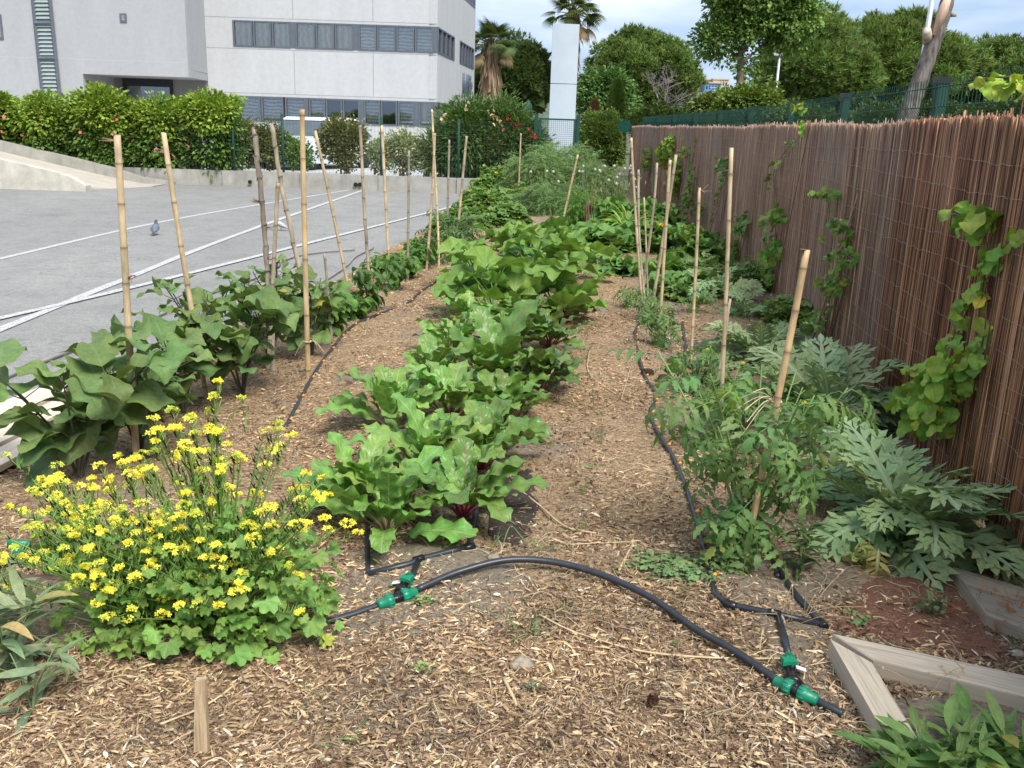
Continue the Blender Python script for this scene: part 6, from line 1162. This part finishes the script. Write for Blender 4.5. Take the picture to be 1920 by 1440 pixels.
# weedy flower heads in front of the round bush
r = thing('weed_clump', 'grey green weeds with pale round seed heads below the round bush', 'weed', (*G(1130, 395), 0)); rg = np.random.default_rng(699); x, y = G(1130, 400); st = Acc(); hd = Acc(); lf = Acc(); pz = []
for k in range(60): p = np.array((x+rg.normal()*.55, y+rg.normal()*.5, .5+.45*rg.random())); tube(st, [(p[0]+.05, p[1], 0), p], .004, 4, (.16, .2, .1), False); pz.append(p)
pz = np.array(pz); lathe_p = [(0, -.03), (.028, -.015), (.03, .01), (.012, .03), (0, .031)]
for p in pz[:24]: lathe(hd, lathe_p, p, 7, (.42, .42, .33))
n = 500; scatter_leaves(lf, lt, np.stack([x+rg.normal(size=n)*.5, y+rg.normal(size=n)*.5, rg.random(n)*.7], -1), rg.random(n)*6.28, rg.normal(size=n)*.6, 0*rg.random(n), .6+.3*rg.random(n), jit((.12, .17, .07), n, rg, .3)); part('stems', st, STEM, r); part('seed_heads', hd, CHIP, r); part('leaves', lf, TREE, r)
# ---- straw, chips, soil crumbs, weeds: ground cover nobody could count
def inst_ground(name, n, area, tpls, size, colf, seed, mat, lift=.004, pitch=.25, dens=None, kind='stuff'):
    rng = np.random.default_rng(seed); px = area[0]+(area[1]-area[0])*rng.random(n*2); yy = area[2]*(area[3]/area[2])**rng.random(n*2)
    xx = np.interp(px, [0, 1], [0, 1])  # fraction across
    X0 = np.maximum(bound(yy)+.1, -.62*yy-.4); X1 = np.minimum(fence_x(yy)-.02, .62*yy+.4); x = X0+(X1-X0)*px
    if dens is not None: k = rng.random(n*2) < dens(x, yy); x, yy = x[k], yy[k]
    x, yy = x[:n], yy[:n]; m_ = len(x); z = gh(x, yy)+lift*rng.random(m_)*2; a = Acc()
    scatter_leaves(a, tpls, np.stack([x, yy, z], -1), rng.random(m_)*6.28, rng.normal(size=m_)*pitch, rng.normal(size=m_)*.5, size[0]+(size[1]-size[0])*rng.random(m_)**2.2, colf(m_, rng)*(.62+.6*vn(x, yy, 5.))[:, None]); return struct(name, a, mat, False, kind)
def chipt(l, w_, h, rng):
    t0, t1 = .5+.4*rng.random(), .3+.5*rng.random(); V = np.array([(-w_*t0, 0, 0), (w_*t0, 0, 0), (w_, l*.45, h*.5), (w_*t1, l, 0), (-w_*t1, l*.94, h*.2), (-w_, l*.5, 0), (-w_*.5*t0, .08*l, h), (w_*.5, l*.5, h*1.5), (0, l*.92, h)])
    return V, np.array([(0, 1, 7, 6), (1, 2, 3, 7), (3, 4, 8, 7)[:4], (0, 6, 5, 5)])[:3], np.array([(6, 7, 5), (7, 8, 5), (5, 8, 4), (0, 6, 5)]), np.zeros((9, 2))
rng = np.random.default_rng(800); chips = [chipt(l_, w_, .0015+.0025*rng.random(), rng) for l_, w_ in ((.026, .003), (.022, .004), (.032, .002), (.024, .005), (.034, .0024), (.045, .0013), (.038, .0009))]
CP = np.array([(.58, .41, .22), (.70, .52, .30), (.40, .26, .155), (.23, .14, .085), (.14, .085, .055), (.34, .235, .15), (.74, .62, .46), (.46, .34, .23)])
chipcol = lambda n, rng: CP[rng.choice(8, n, p=[.18, .12, .16, .15, .12, .12, .05, .10])]*(.8+.4*rng.random((n, 1)))
onpath = lambda x, y: np.clip(.25+1.1*(vn(x, y, 1.6)-.3)-.6*((abs(x+.25-.05*y) < .3) & (y > 3)), .04, 1)
inst_ground('wood_chip_mulch', 120000, (0, 1, 1.5, 3.7), chips, (.2, 1.25), chipcol, 801, CHIP, .006, .22, lambda x, y: np.where(y < 2.95+.25*vn(x, y*0, 2), 1., onpath(x, y)*.6))
inst_ground('wood_chip_mulch_far', 80000, (0, 1, 3.3, 13), chips, (.35, 1.4), lambda n, r_: chipcol(n, r_)*np.array((1, .95, .92)), 802, CHIP, .006, .25, lambda x, y: onpath(x, y)*.9)
straw = [(lambda c_: (lambda p_: merge([p_]))((np.array([(c_*math.sin(t_*3)*.03+s*.0011, t_*.09, .002*math.sin(t_*pi)) for t_ in np.linspace(0, 1, 6) for s in (-1, 1)]), np.array([(2*i, 2*i+1, 2*i+3, 2*i+2) for i in range(5)]), None, np.zeros((12, 2)))))(c) for c in (.2, -.6, 1., .0)]
strawc = lambda n, r_: np.array((.62, .49, .31))*(.55+.6*r_.random((n, 1)))
inst_ground('straw_litter', 16000, (0, 1, 1.5, 12), straw, (.35, 1.3), strawc, 803, CHIP, .009, .12, lambda x, y: np.clip(.15+1.5*(vn(x+9, y, 2.2)-.35)+.5*((x > .0+.05*y) & (x < .5+.06*y) & (y > 2.7))+.7*((x < bound(y)+1.1) & (y > 6.5))+.8*(np.hypot(x-.12, (y-3.3)*1.3) < .28), .05, 1))
crumb = []
for _ in range(4): 
    V = rng.normal(size=(8, 3)); V = np.array([(sx, sy, sz) for sz in (-1, 1) for sy in (-1, 1) for sx in (-1, 1)])*(.6+.5*rng.random((8, 3)))*.006; crumb.append((V, np.array([(0, 2, 3, 1), (4, 5, 7, 6), (0, 1, 5, 4), (2, 6, 7, 3), (0, 4, 6, 2), (1, 3, 7, 5)]), None, np.zeros((8, 2))))
soilc = lambda n, r_: np.array([(.32, .24, .16), (.22, .155, .10), (.42, .34, .24), (.12, .08, .055)])[r_.integers(0, 4, n)]*(.8+.4*r_.random((n, 1)))
inst_ground('soil_crumbs', 26000, (0, 1, 1.7, 9), crumb, (.2, 1.35), soilc, 804, CHIP, .002, 1.5, lambda x, y: np.clip(1.2*(vn(x+3, y+5, 1.9)-.45)+.7*(abs(x+.2-.05*y) < .42)*(y > 2.9)+.6*(abs(x-.8-.05*y) < .3), .02, 1))
gb = []
for _ in range(4):
    l_ = [place(blade(.09*(.5+.7*rng.random()), .0022, pr_lan, 4, 1, 0, rng, .3+rng.random(), .2), 0, 0, rng.random()*6.28) for _ in range(9)]
    V, Q, T, U = merge([(rotm([0], [.9+.4*rng.random()], [0])[0] @ l[0].T).T if 0 else l[0], l[1], l[2], l[3]] for l in l_)
    r_ = np.hypot(V[:, 0], V[:, 1]); V[:, 2] += r_*1.6; V[:, :2] *= .6; gb.append((V, Q, T, U))
grc = lambda n, r_: np.array((.12, .19, .06))*(.6+.7*r_.random((n, 1)))
inst_ground('grass_sprouts', 700, (0, 1, 2.3, 12), gb, (.35, 1.1), grc, 805, TREE, .0, .1, lambda x, y: np.clip(2.2*(vn(x+3, y+1, 2.7)-.66), 0, 1)+.55*((x > .12+.045*y) & (x < .27+.05*y) & (y > 3.3) & (y < 7)))
sm = [palm(.014, 3, .3, .03, rng, .1, .3, 2.2, 1, 3) for _ in range(2)]
inst_ground('small_weeds', 1500, (0, 1, 2.6, 12), sm, (.6, 1.6), lambda n, r_: np.array((.13, .22, .075))*(.6+.6*r_.random((n, 1))), 806, TREE, .012, .5, lambda x, y: np.clip(2.*(vn(x+13, y+1, 3.3)-.68), 0, 1)+.8*((x > .10+.045*y) & (x < .3+.05*y) & (y > 3.3) & (y < 7))+.5*((x > 1.1)*(y > 4)*(y < 9)))
def tuft(name, lb, q, n, tp, s, col, seed, w_=.06, cat='weed', group=None, mat=None, el=(.3, 1.4), z=.0, flatd=False):
    rng = np.random.default_rng(seed); x, y = G(*q); pos = np.stack([x+rng.normal(size=n)*w_, y+rng.normal(size=n)*w_*.8, np.zeros(n)], -1); pos[:, 2] = gh(pos[:, 0], pos[:, 1])+z*rng.random(n); a = Acc(); scatter_leaves(a, tp, pos, rng.random(n)*6.28, el[0]+(el[1]-el[0])*rng.random(n), rng.normal(size=n)*.3, s*(.6+.6*rng.random(n)), jit(col, n, rng, .25)); return solo(name, a, mat or LEAFM, lb, cat, group, (x, y, float(gh(x, y))))
gl_ = [blade(.16, .0032, pr_lan, 6, 1, 0, rng, d, .3) for d in (.4, .9, 1.5)]; GR = (.13, .20, .085)
for k, (q, n, s, lb) in enumerate((((985, 1195), 26, .75, 'taller grass tuft below the middle of the arching pipe'), ((885, 1150), 14, .5, 'thin grass tuft left of the taller one under the arching pipe'), ((1062, 1160), 16, .45, 'spiky low grass tuft right of the taller one'), ((585, 1165), 12, .8, 'grass blades growing at the right edge of the yellow flowers'), ((600, 1310), 10, .9, 'long flopped grass blades on the mulch left of centre'), ((640, 1395), 14, .9, 'sprawling grass on the mulch near the bottom edge'), ((1000, 1050), 14, .7, 'grass blades in the straw above the arching pipe'), ((930, 1040), 10, .7, 'broad bent grass blades beside the dark soil'))):
    tuft('grass_tuft', lb, q, n, gl_, s, GR, 820+k, .02, 'grass', 'grass tufts', el=(.3, 1.4) if k < 4 or k > 5 else (0, .25), z=.01)
ps = [palm(.016, 4, .35, .02, rng, .1, .2, 2.6, 1, 3), blade(.02, .007, pr_ov, 3, 1, 0, rng, .3, .1)]
tuft('purslane_patch', 'purslane mat left of the elbowed header pipe', (1262, 1085), 420, ps, 1.1, (.14, .235, .10), 830, .075, 'weed', 'purslane mats', el=(-.1, .6), z=.03); tuft('purslane_patch', 'purslane sprigs at the foot of the thickest cane', (1345, 1075), 120, ps, 1.5, (.13, .22, .09), 831, .04, 'weed', 'purslane mats', el=(-.1, .6), z=.05)
tuft('purslane_patch', 'tiny round weed on the open mulch below the arching pipe', (792, 1262), 60, ps, .7, (.2, .26, .12), 832, .016, 'weed', 'purslane mats', el=(0, .8), z=.02); tuft('small_weed', 'small grey weed beside the bare soil spot', (1000, 1292), 40, ps, .6, (.13, .2, .12), 833, .014, 'weed', None, el=(0, .8), z=.015)
tuft('small_weed', 'pale weed beside the first green valve', (790, 1140), 26, [blade(.035, .01, pr_ov, 4, 1, .1, rng, .5, .2)], .9, (.2, .28, .13), 834, .018, 'weed', None, el=(0, .8), z=.03); tuft('small_weed', 'grey green weed standing on the red soil', (1745, 1150), 70, ps, 1.2, (.15, .21, .11), 835, .025, 'weed', None, el=(0, 1.), z=.09); tuft('small_weed', 'low round weed on the red soil above the timber', (1612, 1172), 40, ps, 1.1, (.16, .24, .1), 836, .03, 'weed', None, el=(0, .5), z=.02)
dry = [feather(.12, rng, 14)]
tuft('dry_weed', 'rusty dry weed tangle at the right edge', (1890, 1165), 90, dry, 1.0, (.36, .17, .08), 840, .07, 'weed', 'dry weeds', TREE, el=(0, 1.2), z=.05); tuft('dry_weed', 'olive dry weed growth along the foot of the screen right of the artichoke', (1880, 1060), 330, dry, .9, (.19, .19, .08), 841, .11, 'weed', 'dry weeds', TREE, el=(.2, 1.3), z=.05)
tuft('dry_weed', 'brown dry weeds at the foot of the screen between the two near artichokes', (1640, 800), 420, dry, 1.0, (.2, .16, .085), 842, .14, 'weed', 'dry weeds', TREE, el=(.2, 1.3), z=.08)
tuft('dark_undergrowth', 'dark green weeds under the nearest artichoke', (1700, 1030), 160, [blade(.06, .012, pr_lan, 4, 1, 0, rng, .5, .2)], 1., (.07, .13, .04), 843, .09, 'weed', None, LEAF, el=(0, 1.2), z=.08)
# seed head sprigs
for k, (q, lb) in enumerate((((1480, 1180), 'dry sprig with round seed heads over the V of the header pipe'), ((1770, 1320), 'dry branched sprig with seed heads in front of the right timber'), ((1850, 1300), 'brown dry sprig at the right above the corner weeds'))):
    x, y = G(*q); z = float(gh(x, y)); a = Acc(); rg = np.random.default_rng(850+k)
    for j in range(12 if k == 0 else 5):
        d = np.array((rg.normal()*.09, rg.normal()*.05, .06+.1*rg.random())); p = np.array((x, y, z))+rg.normal(size=3)*(.03, .02, 0); pts = smoothpts([p, p+d*.5+(0, 0, .02), p+d], 3); tube(a, pts, .0011, 4, (.50, .36, .20), False); lathe(a, [(0, -.006), (.004, -.002), (.0035, .004), (0, .007)], p+d, 6, (.6, .47, .28))
    solo('dry_sprig', a, TWIG, lb, 'sprig', 'dry sprigs', (x, y, z))
# loose stems, clods, stones
def lstem(pts, r, label, col=(.60, .46, .27)): p = smoothpts(onground(pts, .012), 6); a = Acc(); tube(a, p, r, 6, col); solo('fallen_straw', a, TWIG, label, 'stem', 'dry stems lying on the ground', p[0])
lstem([(955, 905), (1010, 950), (1060, 990), (1118, 1000)], .0036, 'long pale stem lying on the path right of the dark soil'); lstem([(1010, 1155), (1080, 1185), (1200, 1220), (1330, 1243), (1480, 1245)], .0033, 'long pale curved stem lying under the arching pipe'); lstem([(300, 1356), (400, 1300), (518, 1218)], .0032, 'straight pale stem on the mulch right of the wooden stake')
lstem([(1105, 660), (1102, 690), (1120, 710), (1155, 735)], .003, 'small curved pale stem in the middle of the path'); lstem([(1160, 1078), (1190, 1018)], .005, 'short pale splinter at the right of the straw'); lstem([(945, 1262), (970, 1318)], .006, 'thick orange splinter beside the bare soil spot'); lstem([(1060, 1030), (1190, 1020), (1225, 1010)], .003, 'thin pale stem crossing the path above the arching pipe', (.55, .42, .26))
lstem([(108, 1388), (132, 1434)], .004, 'short pale stem at the lower left'); lstem([(1165, 745), (1185, 680)], .002, 'thin stem lying across the path near the dark clods')
def rock(px, py, s, col, label, name='stone', cat='stone', group='stones', seed=0, z=.0):
    rg = np.random.default_rng(seed+900); x, y = G(px, py); n, m_ = 10, 14; a = Acc(); V = []
    for i in range(n+1):
        for j in range(m_): th, ph = pi*i/n, 2*pi*j/m_; V.append((math.sin(th)*math.cos(ph), math.sin(th)*math.sin(ph), math.cos(th)))
    V = np.array(V); k = 1+.35*(vn(V[:, 0]*1.5+seed*3, V[:, 1]*1.5+V[:, 2]*1.3, 1.6)-.5)+.16*(vn(V[:, 0]*4+V[:, 2]*2, V[:, 1]*4+seed, 2)-.5); V = V*k[:, None]*np.array((s, s*.8, s*.62)); i = np.arange(n)[:, None]*m_; j = np.arange(m_)[None]; j2 = (j+1) % m_
    zz = float(gh(x, y))+s*.3+z; a.add(V+np.array((x, y, zz)), np.stack([i+j, i+m_+j, i+m_+j2, i+j2], -1).reshape(-1, 4), None, None, col); solo(name, a, m_attr('stone_surface', .95, 70, .4, .15, (1, 1, 1), .6), label, cat, group, (x, y, zz-s*.3))
for k, (px, py, lb) in enumerate(((1214, 700, 'round dark earth clod left of the pair, touching the drip line'), (1244, 708, 'round dark earth clod, lower one of the pair'), (1257, 697, 'round dark earth clod, right one of the pair'))): rock(px, py, .042, (.045, .03, .022), lb, 'earth_clod', 'clod', 'dark earth clods', k)
for k, (px, py, s, c, lb) in enumerate(((1906, 1236, .022, (.42, .36, .28), 'pale oval stone at the right edge above the timber'), (1425, 1075, .028, (.26, .22, .17), 'flat stone at the foot of the thickest cane'), (1472, 1105, .024, (.36, .30, .22), 'rough pale stone in the V of the header pipe'), (925, 1062, .024, (.33, .28, .21), 'pale earth lump right of the elbowed beet pipe'), (978, 1250, .035, (.33, .28, .21), 'pale crusted soil lump on the open mulch'), (665, 1080, .022, (.25, .2, .15), 'brown earth lump left of the first valve'), (700, 1075, .018, (.28, .22, .16), 'small brown earth lump just left of the first valve'), (120, 1110, .03, (.32, .27, .2), 'earth lump in front of the brown pipe'), (1725, 1385, .03, (.34, .29, .23), 'earth lump behind the weeds at the bottom right'), (1850, 1365, .026, (.36, .31, .25), 'earth lump below the right timber'))): rock(px, py, s, c, lb, seed=10+k)
# pine cone
x, y = G(1222, 1340); z = float(gh(x, y)); a = Acc(); sct = blade(.016, .007, pr_ov, 3, 1, 0, rng, -.6, .1)
for k in range(46): v = k/45; an = k*2.399; rr = .016*math.sin(v*pi*.85+.3); a.inst(sct, rotm([an], [.3+v*.5], [0]), np.array([(x-rr*math.sin(an)*.5, y+rr*math.cos(an)*.5, z+.008+v*.03)]), jit((.16, .09, .06), 1, rng, .3))
solo('pine_cone', a, CHIP, 'small brown pine cone on the mulch near the bottom', 'pine cone', None, (x, y, z))
# ---- pigeons on the car park
def pigeon(px, py, rz, label, col, s=1.):
    x, y = G(px, py); r = thing('pigeon', label, 'pigeon', (x, y, -.02), 'pigeons on the car park'); c, d = math.cos(rz), math.sin(rz); f = lambda p: np.array((x+(p[0]*c-p[1]*d)*s, y+(p[0]*d+p[1]*c)*s, -.02+p[2]*s))
    a = Acc(); P_ = smoothpts([f(q) for q in ((0, -.15, .075), (0, -.09, .10), (0, -.03, .13), (0, .04, .165), (0, .075, .21), (0, .085, .245), (0, .095, .275), (0, .11, .285))], 4)
    rad = np.interp(np.linspace(0, 1, len(P_)), [0, .14, .28, .45, .6, .72, .84, .93, 1], [.012, .038, .062, .068, .05, .034, .028, .029, .012])*s; C = np.array([col if t_ < .55 else (col*np.array((.35, .5, .45)) if t_ < .72 else col*.45) for t_ in np.linspace(0, 1, len(P_))]); tube(a, P_, rad, 12, C); part('body', a, m_attr('pigeon_feathers', .6, 60, .2), r)
    a = Acc(); hexa(a, [f((-.03, -.24, .045)), f((.03, -.24, .045)), f((.026, -.10, .085)), f((-.026, -.10, .085))], [f((-.03, -.24, .053)), f((.03, -.24, .053)), f((.026, -.10, .11)), f((-.026, -.10, .11))], col*.5); part('tail', a, m_attr('pigeon_tail', .6), r, smooth=False)
    for sg in (-1, 1):
        a = Acc(); p = smoothpts([f((sg*.05, .05, .17)), f((sg*.064, -.03, .14)), f((sg*.045, -.12, .10)), f((sg*.015, -.2, .07))], 4); tube(a, p, np.interp(np.linspace(0, 1, len(p)), [0, .3, .7, 1], [.012, .03, .02, .003])*s, 6, col*.75); part('wing', a, m_attr('pigeon_wing', .6), r)
        a = Acc(); tube(a, [f((sg*.022, 0, .09)), f((sg*.022, .005, .01)), f((sg*.022, .03, .004))], .004*s, 5, (.4, .12, .1)); part('leg', a, STEM, r)
    a = Acc(); tube(a, [f((0, .11, .283)), f((0, .135, .276))], (.006*s, .002*s), 6, (.1, .09, .09)); part('beak', a, STEM, r)
pigeon(292, 438, .15, 'dark grey pigeon standing upright on the farthest painted line, back turned', np.array((.15, .17, .21)), .68)
pigeon(527, 430, 1.4, 'pale pigeon behind the rough grey cane on the painted line', np.array((.45, .44, .43)), .62)
